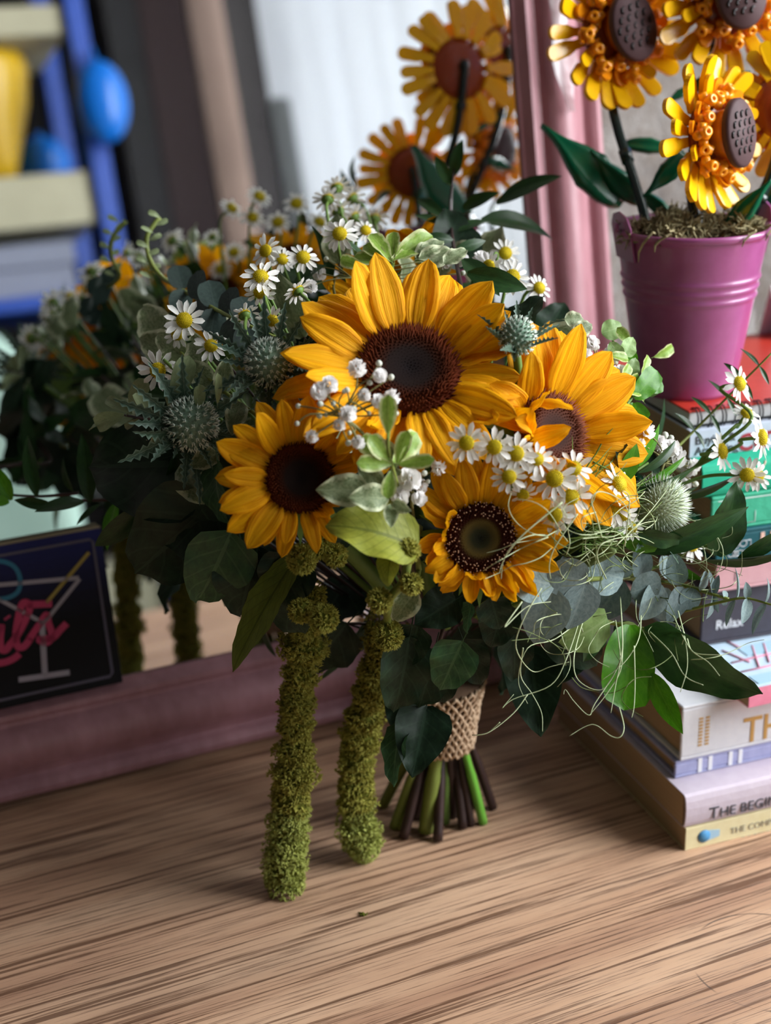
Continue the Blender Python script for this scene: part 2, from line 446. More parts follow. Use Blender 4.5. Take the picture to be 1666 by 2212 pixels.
def stroke(name, pts, r, mat, smooth=True, px=True):
    P = [cuv(*p) for p in pts] if px else [Vector((p[0], p[1], .0002)) for p in pts]
    if smooth: P = catmull(P, 6)
    m = MB()
    z = .0004
    k = len(m.v)
    for i, p in enumerate(P):
        t = P[min(i + 1, len(P) - 1)] - P[max(i - 1, 0)]; t.z = 0; t.normalize(); s_ = Vector((-t.y, t.x, 0)) * r
        m.v += [p + s_, p + s_ + Vector((0, 0, z)), p - s_ + Vector((0, 0, z)), p - s_]
    for i in range(len(P) - 1):
        for j in range(4): m.face((k + i * 4 + j, k + i * 4 + (j + 1) % 4, k + i * 4 + 4 + (j + 1) % 4, k + i * 4 + 4 + j))
    m.face((k, k + 1, k + 2, k + 3)); m.face(tuple(k + (len(P) - 1) * 4 + j for j in (3, 2, 1, 0)))
    return add(name, m.mesh(name, False), mat, card)
stroke('border', [(-CW + .006, .006), (-.008, .006), (-.006, .008), (-.006, CH - .008), (-.008, CH - .006), (-CW + .006, CH - .006)], .0008, 'neon_dim', False, False)
stroke('glass_rim', [(-55, 1268), (170, 1248)], .0013, 'neon_white', False)
stroke('glass_side', [(172, 1250), (95, 1345)], .0012, 'neon_white', False)
stroke('glass_side', [(-52, 1268), (93, 1345)], .0012, 'neon_white', False)
stroke('glass_stem', [(90, 1340), (97, 1460)], .0018, 'neon_white', False)
stroke('glass_foot', [(40, 1468), (150, 1452)], .0017, 'neon_white', False)
stroke('straw', [(192, 1193), (100, 1302)], .0011, 'neon_yellow', False)
stroke('citrus_ring', [(-40, 1215), (0, 1212), (28, 1222), (42, 1245), (40, 1275), (20, 1290), (-10, 1295)], .0014, 'neon_blue')
for nm, pts in (('letter_i', [(-20, 1400), (-6, 1370), (2, 1352), (0, 1380), (2, 1400), (12, 1404), (24, 1388)]),
                ('letter_i', [(14, 1332), (17, 1336)]),
                ('letter_l', [(24, 1390), (44, 1360), (62, 1320), (60, 1303), (48, 1304), (40, 1330), (34, 1370), (38, 1396), (52, 1396), (66, 1378)]),
                ('letter_s', [(62, 1382), (84, 1350), (100, 1328), (104, 1345), (112, 1372), (100, 1388), (84, 1380), (112, 1378), (130, 1360), (144, 1346)]),
                ('letter_t_bar', [(58, 1306), (112, 1304)]),
                ('underline', [(-50, 1434), (0, 1432), (26, 1424), (42, 1412)]),
                ('letter_a', [(-24, 1366), (-40, 1358), (-54, 1376), (-50, 1400), (-36, 1402), (-24, 1376), (-24, 1396), (-16, 1404)]),
                ('letter_t', [(-66, 1322), (-76, 1380), (-70, 1408), (-56, 1396)])):
    stroke(nm, pts, .0022, 'neon_pink')

# ================================================================== the stack of books
def spine_dirs(deg):
    a = rad(deg); return Vector((math.cos(a), math.sin(a), 0)), Vector((-math.sin(a), math.cos(a), 0))
def paper():
    t = NT('pages'); n = t.noise(t.coord('Object', (3, 3, 1400)), 1.0, 2)
    t.color(t.ramp(n, [(.35, '9c8468'), (.65, 'b79f80')])); t.rough(.9, .1); t.bump(n, .4, .0006); MATS['pages'] = t.m
paper()
def cloth(name, c, c2, rough=.6, scale=160, bump=.15): return simple(name, c, rough, .35, c2=c2, scale=scale, bump=bump)
cloth('cover_cream', 'e9deb4', 'e3d6a8'); cloth('cover_lilac', 'cfc3cf', 'c8bbc9'); cloth('cover_lavender', '9d9fc6', 'a9abd0'); cloth('cover_white', 'd9d9dd', 'd2d2d8')
cloth('cover_pink', 'e58aa4', 'de8099'); cloth('cover_black', '4a4650', '454049'); cloth('cover_rose', 'dba9ae', 'd5a2a8'); cloth('cover_teal', '155a63', '12525c')
cloth('cover_mint', '45b793', '3fae8b', bump=.4); cloth('cover_green', '22b38e', '1daa86'); cloth('cover_buying', 'c9d3e4', 'c3cddf'); cloth('cover_red', 'c23c2e', 'b83428', .3); cloth('cover_sky', 'bcd3e6', 'c6dbec')
simple('ink_dark', '4b4a52', .7); simple('ink_grey', 'a8a18c', .7); simple('ink_gold', 'c39a58', .45, metal=.3); simple('ink_red', 'a62d3c', .6); simple('ink_blue', '4a8fc0', .6); simple('ink_white', 'e8e8ec', .6)
simple('ink_blush', 'e8bfae', .6); simple('ink_pink', 'd98aa0', .6); simple('ink_paleblue', 'a9cbe0', .6); simple('wire_black', '141416', .35, .5); simple('paper_white', 'd4d4d4', .8)

def book(name, label, corner, deg, L, D, h, cover, hard=False, round_spine=False, lift=0.0, topmat=None):
    """corner = the left end of the spine at its foot; the spine runs along X, the book reaches back along Y"""
    X, Y = spine_dirs(deg)
    r = empty(name); r.matrix_basis = frame(X, Y, Z, Vector(corner)); tag(r, label, 'book', 'stacked books under the pink bucket')
    t = .0022 if hard else .0006; ov = .003 if hard else .0003
    h -= .0002
    m = MB(); m.box((0, 0, 0), (L, D, t)); m.cur = 1 if topmat else 0; m.box((0, 0, h - t), (L, D, h)); m.cur = 0
    if round_spine:
        n = 7; pts = []
        for k in range(n + 1):
            a = -PI / 2 + PI * k / n; pts.append((-.0035 * math.cos(a) ** .8, h / 2 + (h / 2) * math.sin(a)))
        k0 = len(m.v)
        for x in (0, L):
            for (yy, zz) in pts: m.v.append(Vector((x, yy, zz)))
            for (yy, zz) in reversed(pts): m.v.append(Vector((x, yy + t + .0008, min(max(zz, t * .3), h - t * .3))))
        q = 2 * (n + 1)
        for k in range(q): m.face((k0 + k, k0 + (k + 1) % q, k0 + q + (k + 1) % q, k0 + q + k))
        m.face(tuple(k0 + k for k in reversed(range(q)))); m.face(tuple(k0 + q + k for k in range(q)))
    else:
        m.box((0, 0, t * .99), (L, t, h - t * .99))
    bevel(add('cover', m.mesh('cover', False), [cover] + ([topmat] if topmat else []), r), .0007 if not hard else .0009)
    add('page_block', MB().box((ov, t * .9, t), (L - ov, D - ov, h - t)).mesh('page_block', False), 'pages', r)
    return r
def spine_text(bk, body, x, z, size, mat, bold=0.0, y=-.0002, name='title', space=1.0, rotate=False, squash=1.0):
    me = text_mesh(name, body, size, bold=bold, space=space)
    M = Matrix.Translation((x, y, z)) @ Matrix.Rotation(rad(90), 4, 'X') @ (Matrix.Rotation(rad(-90), 4, 'Z') if rotate else Matrix()) @ Matrix.Diagonal((squash, 1, 1, 1))
    return add(name, me, mat, bk, M)
def spx(bk, px, py):
    """where a pixel meets a book's spine, in the book's own x, z"""
    Mi = bk.matrix_basis.inverted(); c = Mi @ CAM; d = Mi.to_3x3() @ ray(px, py); t = -c.y / d.y; p = c + d * t; return p.x, p.z

bk = book('book', 'cream paperback with a blue emblem, lowest in the stack', ground(1480, 1838), 18.9, .235, .172, .0152, 'cover_cream')
x, z = spx(bk, 1578, 1795); spine_text(bk, 'THE COMPLETE', x, z - .002, .0058, 'ink_grey'); x, z = spx(bk, 1602, 1808); spine_text(bk, 'BOOK OF FLOWERS', x, z - .0035, .0052, 'ink_grey')
x, z = spx(bk, 1521, 1806)
m = MB(); m.lathe([(.0001, 0), (.0042, 0), (.0042, .0003), (.0001, .0003)], 20, Matrix.Translation((x, -.0001, z)) @ Matrix.Rotation(rad(90), 4, 'X')); add('emblem', m.mesh('emblem'), 'ink_blue', bk)
m = MB(); m.v += [Vector(p) for p in ((x + .003, -.0003, z - .0035), (x + .0105, -.0003, z - .0022), (x + .0105, -.0003, z + .0022), (x + .003, -.0003, z + .0035), (x + .003, -.0001, z - .0035), (x + .0105, -.0001, z - .0022), (x + .0105, -.0001, z + .0022), (x + .003, -.0001, z + .0035))]
for f in ((0, 1, 2, 3), (4, 7, 6, 5), (0, 4, 5, 1), (1, 5, 6, 2), (2, 6, 7, 3), (3, 7, 4, 0)): m.face(f)
add('emblem_tail', m.mesh('emblem_tail', False), 'ink_paleblue', bk)
bk = book('book', 'lilac grey paperback lettered in dark capitals, on the cream paperback', ground(1474, 1787, .0152), 18.9, .235, .168, .0222, 'cover_lilac', round_spine=True)
x, z = spx(bk, 1525, 1750); spine_text(bk, 'T', x, z - .0045, .0115, 'ink_dark', y=-.0036); spine_text(bk, 'HE BEGINNER\'S GUIDE', x + .0072, z - .0045, .0092, 'ink_dark', y=-.0036)
bk = book('book', 'thin lavender hardback with pale bars on its spine', ground(1458, 1683, .0374), 18.9, .215, .150, .0120, 'cover_lavender', hard=True)
for q in (1508, 1530, 1573, 1594):
    x, z = spx(bk, q, 1660); add('pale_bar', MB().box((x, -.0003, .0012), (x + .0026, .0001, .0106)).mesh('pale_bar', False), 'ink_white', bk)
bk = book('book', 'thick white hardback with gold capitals on its spine', ground(1470, 1645, .0494), 18.9, .215, .150, .0362, 'cover_white', hard=True)
x, z = spx(bk, 1605, 1580); spine_text(bk, 'THE', x, z - .008, .024, 'ink_gold', .0002, squash=.9)
x, z = spx(bk, 1508, 1612)
for k in range(2):
    for j in range(9): add('gold_dash', MB().box((x + k * .0044, -.0003, z + j * .0022), (x + .0026 + k * .0044, .0001, z + .0012 + j * .0022)).mesh('gold_dash', False), 'ink_gold', bk)
PW = ground(1617, 1530, .0856)
bk = book('book', 'pink spined book with a pale cover drawn in pink lines', PW, 20.5, .170, .150, .0129, 'cover_pink', topmat='cover_sky')
X5, Y5 = spine_dirs(20.5)
def on_top(px, py, z): q = ground(px, py, z) - PW; return Vector((q.dot(X5), q.dot(Y5), z - PW.z))
for k, seg in enumerate((((1560, 1405), (1620, 1430)), ((1580, 1432), (1666, 1412)), ((1600, 1452), (1690, 1432)), ((1570, 1385), (1600, 1400)), ((1625, 1395), (1640, 1440)), ((1650, 1390), (1662, 1430)))):
    P = [on_top(*q, .0987) for q in seg]; add('drawn_line', MB().tube(P, .0006, 4).mesh('drawn_line'), 'ink_pink', bk)
for (px_, py_, sx_, sy_) in ((1640, 1400, .012, .006), (1660, 1462, .010, .005)):
    q = on_top(px_, py_, .0986); add('colour_patch', MB().box((q.x - sx_, q.y - sy_, q.z - .0002), (q.x + sx_, q.y + sy_, q.z + .0002)).mesh('colour_patch', False), 'ink_paleblue' if px_ != 1600 else 'cover_white', bk)
bk = book('book', 'charcoal hardback with a small white title, under the rose pink book', ground(1513, 1397, .0985), 16.0, .200, .140, .0373, 'cover_black', hard=True)
x, z = spx(bk, 1545, 1360); spine_text(bk, 'Relax', x, z, .0085, 'ink_white', .0001)
bk = book('book', 'rose pink hardback between the charcoal and the teal books', ground(1545, 1281, .1358), 16.0, .190, .135, .0192, 'cover_rose', hard=True)
x, z = spx(bk, 1588, 1240); add('title_mark', MB().box((x, -.0003, .006), (x + .0005, .0001, .012)).mesh('title_mark', False), 'ink_dark', bk)
bk = book('book', 'dark teal book with white line drawings and a blush letter', ground(1545, 1222, .1550), 16.5, .195, .138, .0207, 'cover_teal', hard=True)
x, z = spx(bk, 1641, 1178); spine_text(bk, 'HOME', x, z - .0015, .0135, 'ink_blush', .0006)
def line_draw(cx_, cz_, r_, n=10, sq=1.0):
    m = MB(); m.tube([Vector((cx_ + r_ * math.cos(2 * PI * k / n), -.0002, cz_ + sq * r_ * math.sin(2 * PI * k / n))) for k in range(n + 1)], .00022, 4); return m
for (px_, py_, r_, q_) in ((1576, 1178, .0024, 1), (1592, 1160, .0022, 1.2), (1591, 1175, .0020, 1.5), (1606, 1174, .0022, .9), (1580, 1196, .0026, .8), (1598, 1195, .0026, .8), (1589, 1196, .0018, 1)):
    x, z = spx(bk, px_, py_); add('line_drawing', line_draw(x, z, r_, 10, q_).mesh('line_drawing'), 'ink_white', bk)
x, z = spx(bk, 1612, 1177); add('line_drawing', MB().tube([(x - .003, -.0002, z - .003), (x + .003, -.0002, z - .003), (x + .003, -.0002, z + .003), (x - .003, -.0002, z + .003)], .00022, 4).mesh('line_drawing'), 'ink_white', bk)
bk = book('book', 'mint cloth book with ribbed spine on the dark teal book', ground(1535, 1150, .1757), 15.5, .195, .140, .0218, 'cover_mint', hard=True)
add('spine_rule', MB().box((0.004, -.0003, .0185), (.19, .0001, .0189)).mesh('spine_rule', False), 'ink_white', bk)
x, z = spx(bk, 1612, 1115)
add('publisher_box', MB().tube([(x, -.0002, z - .004), (x + .006, -.0002, z - .004), (x + .006, -.0002, z + .003)], .0002, 4).mesh('publisher_box'), 'ink_white', bk)
bk = book('book', 'bright green book under the pale flower buying book', ground(1510, 1075, .1975), 16.0, .200, .145, .0206, 'cover_green', round_spine=True)
x, z = spx(bk, 1620, 1000); m = MB(); m.tube([(x + .009 * math.cos(PI * k / 10) , -.0022 - .0012 * math.sin(PI * k / 10), .0185 - .0045 * math.sin(PI * k / 10)) for k in range(11)], .0006, 5); add('blush_arc', m.mesh('blush_arc'), 'ink_blush', bk)
bk = book('book', 'pale blue white book lettered about buying and arranging cut flowers', ground(1489, 990, .2181), 16.0, .200, .145, .0168, 'cover_buying')
x, z = spx(bk, 1502, 957); spine_text(bk, 'Buying &', x, z - .0012, .0074, 'ink_dark', .00006); spine_text(bk, 'Arranging', x, z - .0076, .0072, 'ink_dark', .00006)
x, z = spx(bk, 1594, 962); spine_text(bk, 'CUT', x, z - .0035, .0145, 'ink_red', .0004)
NC = ground(1491, 927, .2349)
bk = empty('notebook'); Xn, Yn = spine_dirs(16.5); bk.matrix_basis = frame(Xn, Yn, Z, NC); tag(bk, 'red covered spiral notebook with black wire loops, top of the stack', 'notebook')
NL, ND, NH = .205, .150, .0102
bevel(add('back_cover', MB().box((0, .002, 0), (NL, ND, .0012)).mesh('back_cover', False), 'wire_black', bk), .0003)
add('page_block', MB().box((.001, .003, .0012), (NL - .001, ND - .001, NH - .0012)).mesh('page_block', False), 'paper_white', bk)
bevel(add('front_cover', MB().box((0, .002, NH - .0012), (NL, ND, NH)).mesh('front_cover', False), 'cover_red', bk), .0003)
wire = MB(); n = 18
wire.tube([Vector((0, .0035 + .0055 * math.cos(2 * PI * k / n), NH / 2 + .0062 * math.sin(2 * PI * k / n))) for k in range(n + 1)], .0005, 5, False); wm = wire.mesh('wire_loop'); wm.materials.append(MATS['wire_black'])
for k in range(25):
    for dx in (0, .0022): add('wire_loop', wm, None, bk, Matrix.Translation((.004 + k * .0081 + dx, 0, 0)))
TOPZ = .2349 + NH

# ================================================================== pink bucket and what stands in it
def _paint():
    t = NT('bucket_pink'); n = t.noise(t.coord('Object'), 90, 3); t.color(t.ramp(n, [(.3, '98487c'), (.7, 'a25287')])); t.rough(.36, .6); t.p.inputs['Coat Weight'].default_value = .35; t.p.inputs['Coat Roughness'].default_value = .16; MATS['bucket_pink'] = t.m
_paint()
BK = ground(1480, 838, TOPZ); BK.z = TOPZ
_s = pxm(BK + Vector((0, 0, .05)))
RB, RT = 104 * _s, 160 * _s
BH = .0985
bucket = empty('bucket', BK); tag(bucket, 'small magenta pink metal bucket on the red notebook', 'bucket')
def br(z): return RB + (RT - RB) * (z / BH) ** .95
prof = [(.0005, .0015), (RB - .003, .0015), (RB - .002, 0), (RB, 0), (RB + .0006, .0025)]
zz = .004
while zz < BH - .004:
    q = 0
    for c in (.060, .0655, .071): q = max(q, math.exp(-((zz - c) / .0014) ** 2) * .0011)
    prof.append((br(zz) + q, zz)); zz += .0011
prof += [(RT, BH - .003), (RT + .0016, BH - .0022), (RT + .0022, BH), (RT + .0014, BH + .0018), (RT - .0004, BH + .0014), (RT - .0008, BH - .002), (br(.05) - .001, .05), (RB - .001, .003), (.0005, .003)]
add('body', MB().lathe(prof, 64).mesh('body'), 'bucket_pink', bucket)
for sgn, ang in ((1, rad(195)), (1, rad(15))):
    m = MB(); R_ = RT + .0012
    Q = [(-.013, -.016), (.013, -.016), (.013, .004), (.009, .010), (.0, .0125), (-.009, .010), (-.013, .004)]
    k = len(m.v)
    for dr in (0, .0012):
        for (t_, z_) in Q:
            a = ang + t_ / R_; rr_ = max(br(min(BH + z_, BH)), R_ if z_ > -.002 else 0) + .0008 + dr; m.v.append(Vector((rr_ * math.cos(a), rr_ * math.sin(a), BH + z_)))
    q = len(Q); m.face(tuple(k + j for j in reversed(range(q)))); m.face(tuple(k + q + j for j in range(q)))
    for j in range(q): m.face((k + j, k + (j + 1) % q, k + q + (j + 1) % q, k + q + j))
    ear = add('handle_ear', m.mesh('handle_ear', False), 'bucket_pink', bucket)
    m = MB(); m.lathe([(.0001, 0), (.003, 0), (.003, .0012), (.0001, .0016)], 12, Matrix.Translation(((R_ + .0022) * math.cos(ang), (R_ + .0022) * math.sin(ang), BH + .003)) @ Matrix.Rotation(ang, 4, 'Z') @ Matrix.Rotation(rad(90), 4, 'Y'))
    add('rivet', m.mesh('rivet'), 'bucket_pink', ear)
rnd = random.Random(5)
simple('moss_tan', '8b8263', .95, .1, c2='b0a47e', scale=200, trans=.2)
simple('soil', '3a3128', .95, .1)
m = MB(); m.cur = 1
m.lathe([(.0005, -.002), (RT * .6, -.004), (RT - .003, -.010), (RT - .006, -.016), (.0005, -.016)], 28)
m.cur = 0
CL = [(rnd.uniform(0, 6.3), (RT - .010) * math.sqrt(rnd.random()), rnd.uniform(.007, .011)) for _ in range(13)] + [(rad(200), RT - .008, .010), (rad(255), RT * .35, .012), (rad(320), RT - .014, .010)]
for k in range(2300):
    a, r_, cr0 = CL[k % len(CL)]; v = Vector((rnd.gauss(0, 1), rnd.gauss(0, 1), abs(rnd.gauss(0, 1)))).normalized()
    p = Vector((r_ * math.cos(a), r_ * math.sin(a), -.002)) + v * cr0 * rnd.uniform(.5, 1.0); d = Vector((rnd.gauss(0, 1), rnd.gauss(0, 1), rnd.gauss(.5, .8))).normalized()
    q = [p]
    for j in range(3):
        d = (d + Vector((rnd.gauss(0, .6), rnd.gauss(0, .6), rnd.gauss(-.1, .5)))).normalized(); q.append(q[-1] + d * .0030)
    m.tube(q, [.0006, .0007, .0006, .0002], 3, False)
for (px_, py_) in ((1415, 515), (1430, 520), (1620, 500)):        # strands hanging over the rim
    pass
for ang, ln in ((rad(225), .024), (rad(238), .013), (rad(300), .009), (rad(325), .008)):
    q = []
    for j in range(7):
        t_ = j / 6; r_ = RT - .006 + .011 * min(1, t_ * 2.5) - .004 * max(0, t_ - .4); q.append(Vector((r_ * math.cos(ang + .1 * math.sin(t_ * 5)), r_ * math.sin(ang + .1 * math.sin(t_ * 5)), .003 + .004 * math.sin(t_ * 3) - ln * max(0, t_ - .35))))
    m.tube(q, [.0008] * 6 + [.0003], 4)
moss = add('moss', m.mesh('moss', False), ['moss_tan', 'soil'], None, Matrix.Translation(BK + Vector((0, 0, BH - .002))))
tag(moss, 'dry tan moss filling the magenta bucket', 'moss', kind='stuff')

# toy brick sunflowers
simple('toy_yellow', 'fcc40c', .22, .5, c2='f8bb05', trans=.15); simple('toy_orange', 'fba21a', .2, .6, c2='f6970e', trans=.15); simple('toy_brown', '4e3638', .62, .3); simple('toy_black', '120d0d', .4, .4)
simple('toy_rust', '8e3a14', .3, .5); simple('toy_green', '05613f', .22, .6, c2='045738'); simple('toy_dark', '10241f', .25, .6)
def paddle(L, W, T_, name):
    """round ended bar with a thin neck, along +y"""
    m = MB(); n = 8; k0 = 0; out = []
    out += [(-W * .28, 0), (-W * .30, L * .25), (-W * .48, L * .45)]
    for j in range(n + 1):
        a = PI - PI * j / n; out.append((math.cos(a) * W * .5, L - W * .5 + math.sin(a) * W * .5))
    out += [(W * .48, L * .45), (W * .30, L * .25), (W * .28, 0)]
    q = len(out)
    for zf in (-.5, .5):
        for (x_, y_) in out: m.v.append(Vector((x_, y_, zf * T_ + .10 * L * (y_ / L) ** 2)))
    m.face(tuple(range(q))[::-1]); m.face(tuple(q + j for j in range(q)))
    for j in range(q): m.face((j, (j + 1) % q, q + (j + 1) % q, q + j))
    me = m.mesh(name, False); return me
TS = .00027
pm = paddle(76 * TS, 27 * TS, .0022, 'toy_petal'); pm.materials.append(MATS['toy_yellow'])
pm2 = paddle(62 * TS, 27 * TS, .0022, 'toy_petal_inner'); pm2.materials.append(MATS['toy_orange'])
m = MB()                                                                    # a three lobed piece with a stud ring
for k in range(3):
    a = rad(90 + 120 * k); m.tube([(0, 0, 0), (math.cos(a) * .0042, math.sin(a) * .0042, .0012)], [.0026, .0020], 8)
m.lathe([(.0008, .0015), (.0008, .0052), (.0013, .0056), (.0024, .0054), (.0026, .0046), (.0026, .0015)], 12)
sm = m.mesh('stud_piece'); sm.materials.append(MATS['toy_orange'])
def toy_disc():
    m = MB(); prof = [(.0001, 0), (.0105, 0), (.0118, .001), (.0118, .0035), (.0108, .0046), (.0001, .0052)]
    m.lathe(prof, 28, Matrix.Diagonal((1, 1.32, 1, 1))); d_ = m.mesh('seed_disc')
    g = MB()
    for r_ in range(-3, 4):
        for c_ in range(-2, 3):
            x_ = c_ * .0042 + (.0021 if r_ % 2 else 0); y_ = r_ * .0040
            if (x_ / .0102) ** 2 + (y_ / .0132) ** 2 > .86: continue
            g.tube([(x_ - .0007, y_ - .0011, .0050), (x_ - .0011, y_, .0051), (x_ - .0007, y_ + .0012, .0050), (x_ + .0006, y_ + .0016, .0050)], .00050, 5)
    return d_, g.mesh('seed_grooves')
tdm, tgm = toy_disc()
def toy_leaf(name, L):
    f = lambda t: (.35 + .65 * math.sin(PI * min(1, t * 1.25) ** .8)) * (1 if t < .55 else max(0.05, 1 - ((t - .55) / .45) ** 1.4)) + (.12 if .4 < t < .5 else 0)
    m = leaf_mesh(name, f, .34, 12, 4, .10, .5, seed=3)
    return m
tlm = toy_leaf('toy_leaf', 1); tlm.materials.append(MATS['toy_green'])
TOYG = 'toy brick sunflowers in the pink bucket'
def toy_flower(label, px, py, Y, r, u, spin, scale=1.0, foot=(0, 0), leaves=(), back=False, seed=1):
    rn = random.Random(seed)
    c = aty(px, py, Y); cdir = (CAM - c).normalized(); n = (cdir * (-1 if back else 1) + RGT * r + UPV * u).normalized()
    X = RGT - n * RGT.dot(n); X.normalize(); X = Quaternion(n, rad(spin)) @ X; Yv = n.cross(X)
    F = BK + Vector((foot[0], foot[1], .035))
    root = empty('toy_sunflower', F); tag(root, label, 'toy flower', TOYG)
    H_ = Matrix.Translation(c - F) @ Matrix((X, Yv, n)).transposed().to_4x4() @ Matrix.Scale(scale, 4)
    for k in range(20):
        a = 2 * PI * (k + rn.uniform(-.3, .3)) / 20; e = rad(rn.uniform(-6, 26))
        add('petal', pm, None, root, H_ @ Matrix.Rotation(a - PI / 2, 4, 'Z') @ Matrix.Translation((0, .0165, -.004)) @ Matrix.Rotation(e, 4, 'X') @ Matrix.Scale(rn.uniform(.9, 1.08), 4))
    for k in range(12):
        a = 2 * PI * (k + .5 + rn.uniform(-.2, .2)) / 12; e = rad(rn.uniform(8, 30))
        add('petal', pm2 if k % 3 else pm, None, root, H_ @ Matrix.Rotation(a - PI / 2, 4, 'Z') @ Matrix.Translation((0, .0125, -.001)) @ Matrix.Rotation(e, 4, 'X') @ Matrix.Scale(.8, 4))
    for k in range(15):
        a = 2 * PI * k / 15; rr_ = .0150 + (.004 if k % 2 else 0) + rn.uniform(-.001, .001)
        add('stud_piece', sm, None, root, H_ @ Matrix.Rotation(a, 4, 'Z') @ Matrix.Translation((rr_, 0, .003 + rn.uniform(0, .002))) @ Matrix.Rotation(rad(rn.uniform(15, 50)), 4, 'Y') @ Matrix.Rotation(rn.uniform(0, 2), 4, 'Z'))
    m = MB(); m.lathe([(.0001, -.007), (.010, -.006), (.017, -.003), (.0175, .000), (.013, .002), (.0001, .003)], 24)
    add('centre_plate', m.mesh('centre_plate'), 'toy_rust', root, H_)
    m = MB(); m.lathe([(.0001, .002), (.0085, .002), (.0095, .0108), (.0001, .0108)], 20, Matrix.Diagonal((1, 1.25, 1, 1))); add('disc_base', m.mesh('disc_base'), 'toy_orange', root, H_)
    d_ = add('seed_disc', tdm, 'toy_brown', root, H_ @ Matrix.Translation((0, 0, .0105)))
    add('seed_grooves', tgm, 'toy_black', d_)
    back_p = (c - F) - n * .010 * scale; P = catmull([Vector((0, 0, 0)), Vector((0, 0, .02)) + (back_p) * .25, back_p * .72 - n * .006, back_p, back_p + n * .006], 5)
    m = MB(); m.tube(P, .0031, 8)
    for k in (4, 8, 12): m.tube([P[k] - (P[k + 1] - P[k]) * .25, P[k] + (P[k + 1] - P[k]) * .25], .0042, 8)
    stem = add('stem', m.mesh('stem'), 'toy_dark', root)
    for (bx_, by_, tx_, ty_, dY, flip, wd) in leaves:
        b_ = aty(bx_, by_, Y + dY) - F; t_ = aty(tx_, ty_, Y + dY - .012) - F; d = t_ - b_; L = d.length; d.normalize()
        nn = (cdir * 1.0 + UPV * .5 * flip); nn = (nn - d * nn.dot(d)).normalized(); sx = d.cross(nn)
        lf = add('leaf', tlm, None, root, frame(sx, d, nn, b_) @ Matrix.Diagonal((L * wd, L, L, 1)))
        sol = lf.modifiers.new('thick', 'SOLIDIFY'); sol.thickness = .09
    return root
BY = BK.y
toy_flower('toy brick sunflower beside the pink mirror frame, leaning towards it', 1333, 64, BY + .085, .60, .12, 22, 1.36, (-.018, -.006), [(1345, 440, 1190, 260, -.02, 1, .9), (1385, 440, 1275, 340, -.02, -1, .8), (1350, 310, 1480, 315, .01, 1, .7), (1390, 420, 1468, 490, -.025, -1, .8)], seed=2)
toy_flower('toy brick sunflower at the top of the bucket, highest of them all', 1578, -8, BY + .075, .35, .1, 10, 1.34, (.004, .012), [(1490, 190, 1620, 140, 0, 1, .7), (1490, 190, 1440, 215, 0, 1, .7)], seed=3)
toy_flower('toy brick sunflower hanging low over the bucket rim, turned sideways', 1544, 293, BY - .010, 1.15, .12, 14, 1.25, (.010, -.016), [(1480, 330, 1400, 430, .03, -1, .9), (1570, 500, 1660, 380, -.0, 1, .8)], seed=4)
toy_flower('toy brick sunflower seen from behind at the outer side of the bucket', 1692, 235, BY + .035, -.25, -.1, 0, 1.15, (.022, .0), [(1620, 480, 1700, 370, .0, 1, .8)], back=True, seed=5)

# wall and shelf odds and ends by the bucket
simple('poster_blue', '2d6fc0', .5)
q = CAM + ray(1660, 10) * ((WALL_B - .008) / ray(1660, 10).dot(B))
o = add('wall_picture', None); o.matrix_basis = frame(A, Z, -B, q); tag(o, 'blue picture hanging on the grey stone wall above the toy flowers', 'picture')
bevel(add('print', MB().box((-.012, -.006, 0), (.19, .24, .006)).mesh('print', False), 'poster_blue', o), .001)
bevel(add('mount', MB().box((-.016, -.010, -.006), (.194, .244, .0005)).mesh('mount', False), 'white_paint', o), .001)
def _film():
    t = NT('clear_film'); tr = t.add('ShaderNodeBsdfTransparent'); mx = t.add('ShaderNodeMixShader'); mx.inputs[0].default_value = .42
    t.color('eef0f2'); t.rough(.25, .5); t.link(tr.outputs[0], mx.inputs[1]); t.link(t.p.outputs[0], mx.inputs[2]); t.link(mx.outputs[0], t.out.inputs[0]); MATS['clear_film'] = t.m
_film()
m = MB(); _u0 = uv_m(1240, 100, .04)[0]; _vb = uv_m(1250, 245, .04)[1]; NF = 40
P = [M0 + A * (_u0 + .003 * math.sin(k * .5)) + MV * (MVH + .002 + (_vb - MVH) * k / NF) + MN * (.030 if k else .0) for k in range(NF + 1)]
for k, p in enumerate(P):
    w_ = (.008 + .0018 * math.sin(k * 1.1)) * (1 if k < NF - 3 else (NF + 1 - k) / 4.2)
    for j in range(5):
        s_ = -1 + j * .5; m.v.append(p + A * (w_ * s_) + MN * (.003 * math.cos(s_ * 3 + k * .8) - .001))
for k in range(NF):
    for j in range(4): a_ = k * 5 + j; m.face((a_, a_ + 1, a_ + 6, a_ + 5))
simple('slip_white', 'dfe4ee', .7)
_b = ground(1652, 700, TOPZ); X_, Y_ = spine_dirs(30); q = NC + Xn * .135 + Yn * .130; q.z = TOPZ
o = add('paper_slip', None); o.matrix_basis = frame(X_, Y_, Z, q); tag(o, 'folded white paper slip standing behind the magenta bucket', 'paper')
for dy_, an in ((0, 14), (.018, -14)): add('leaf_of_paper', MB().box((0, -.0003, 0), (.06, .0003, .037)).mesh('leaf_of_paper', False), 'slip_white', o, Matrix.Translation((0, dy_, 0)) @ Matrix.Rotation(rad(-an), 4, 'X'))
film = add('film_strip', m.mesh('film_strip'), 'clear_film'); tag(film, 'crinkled strip of clear film hanging down over the pink mirror frame', 'film')

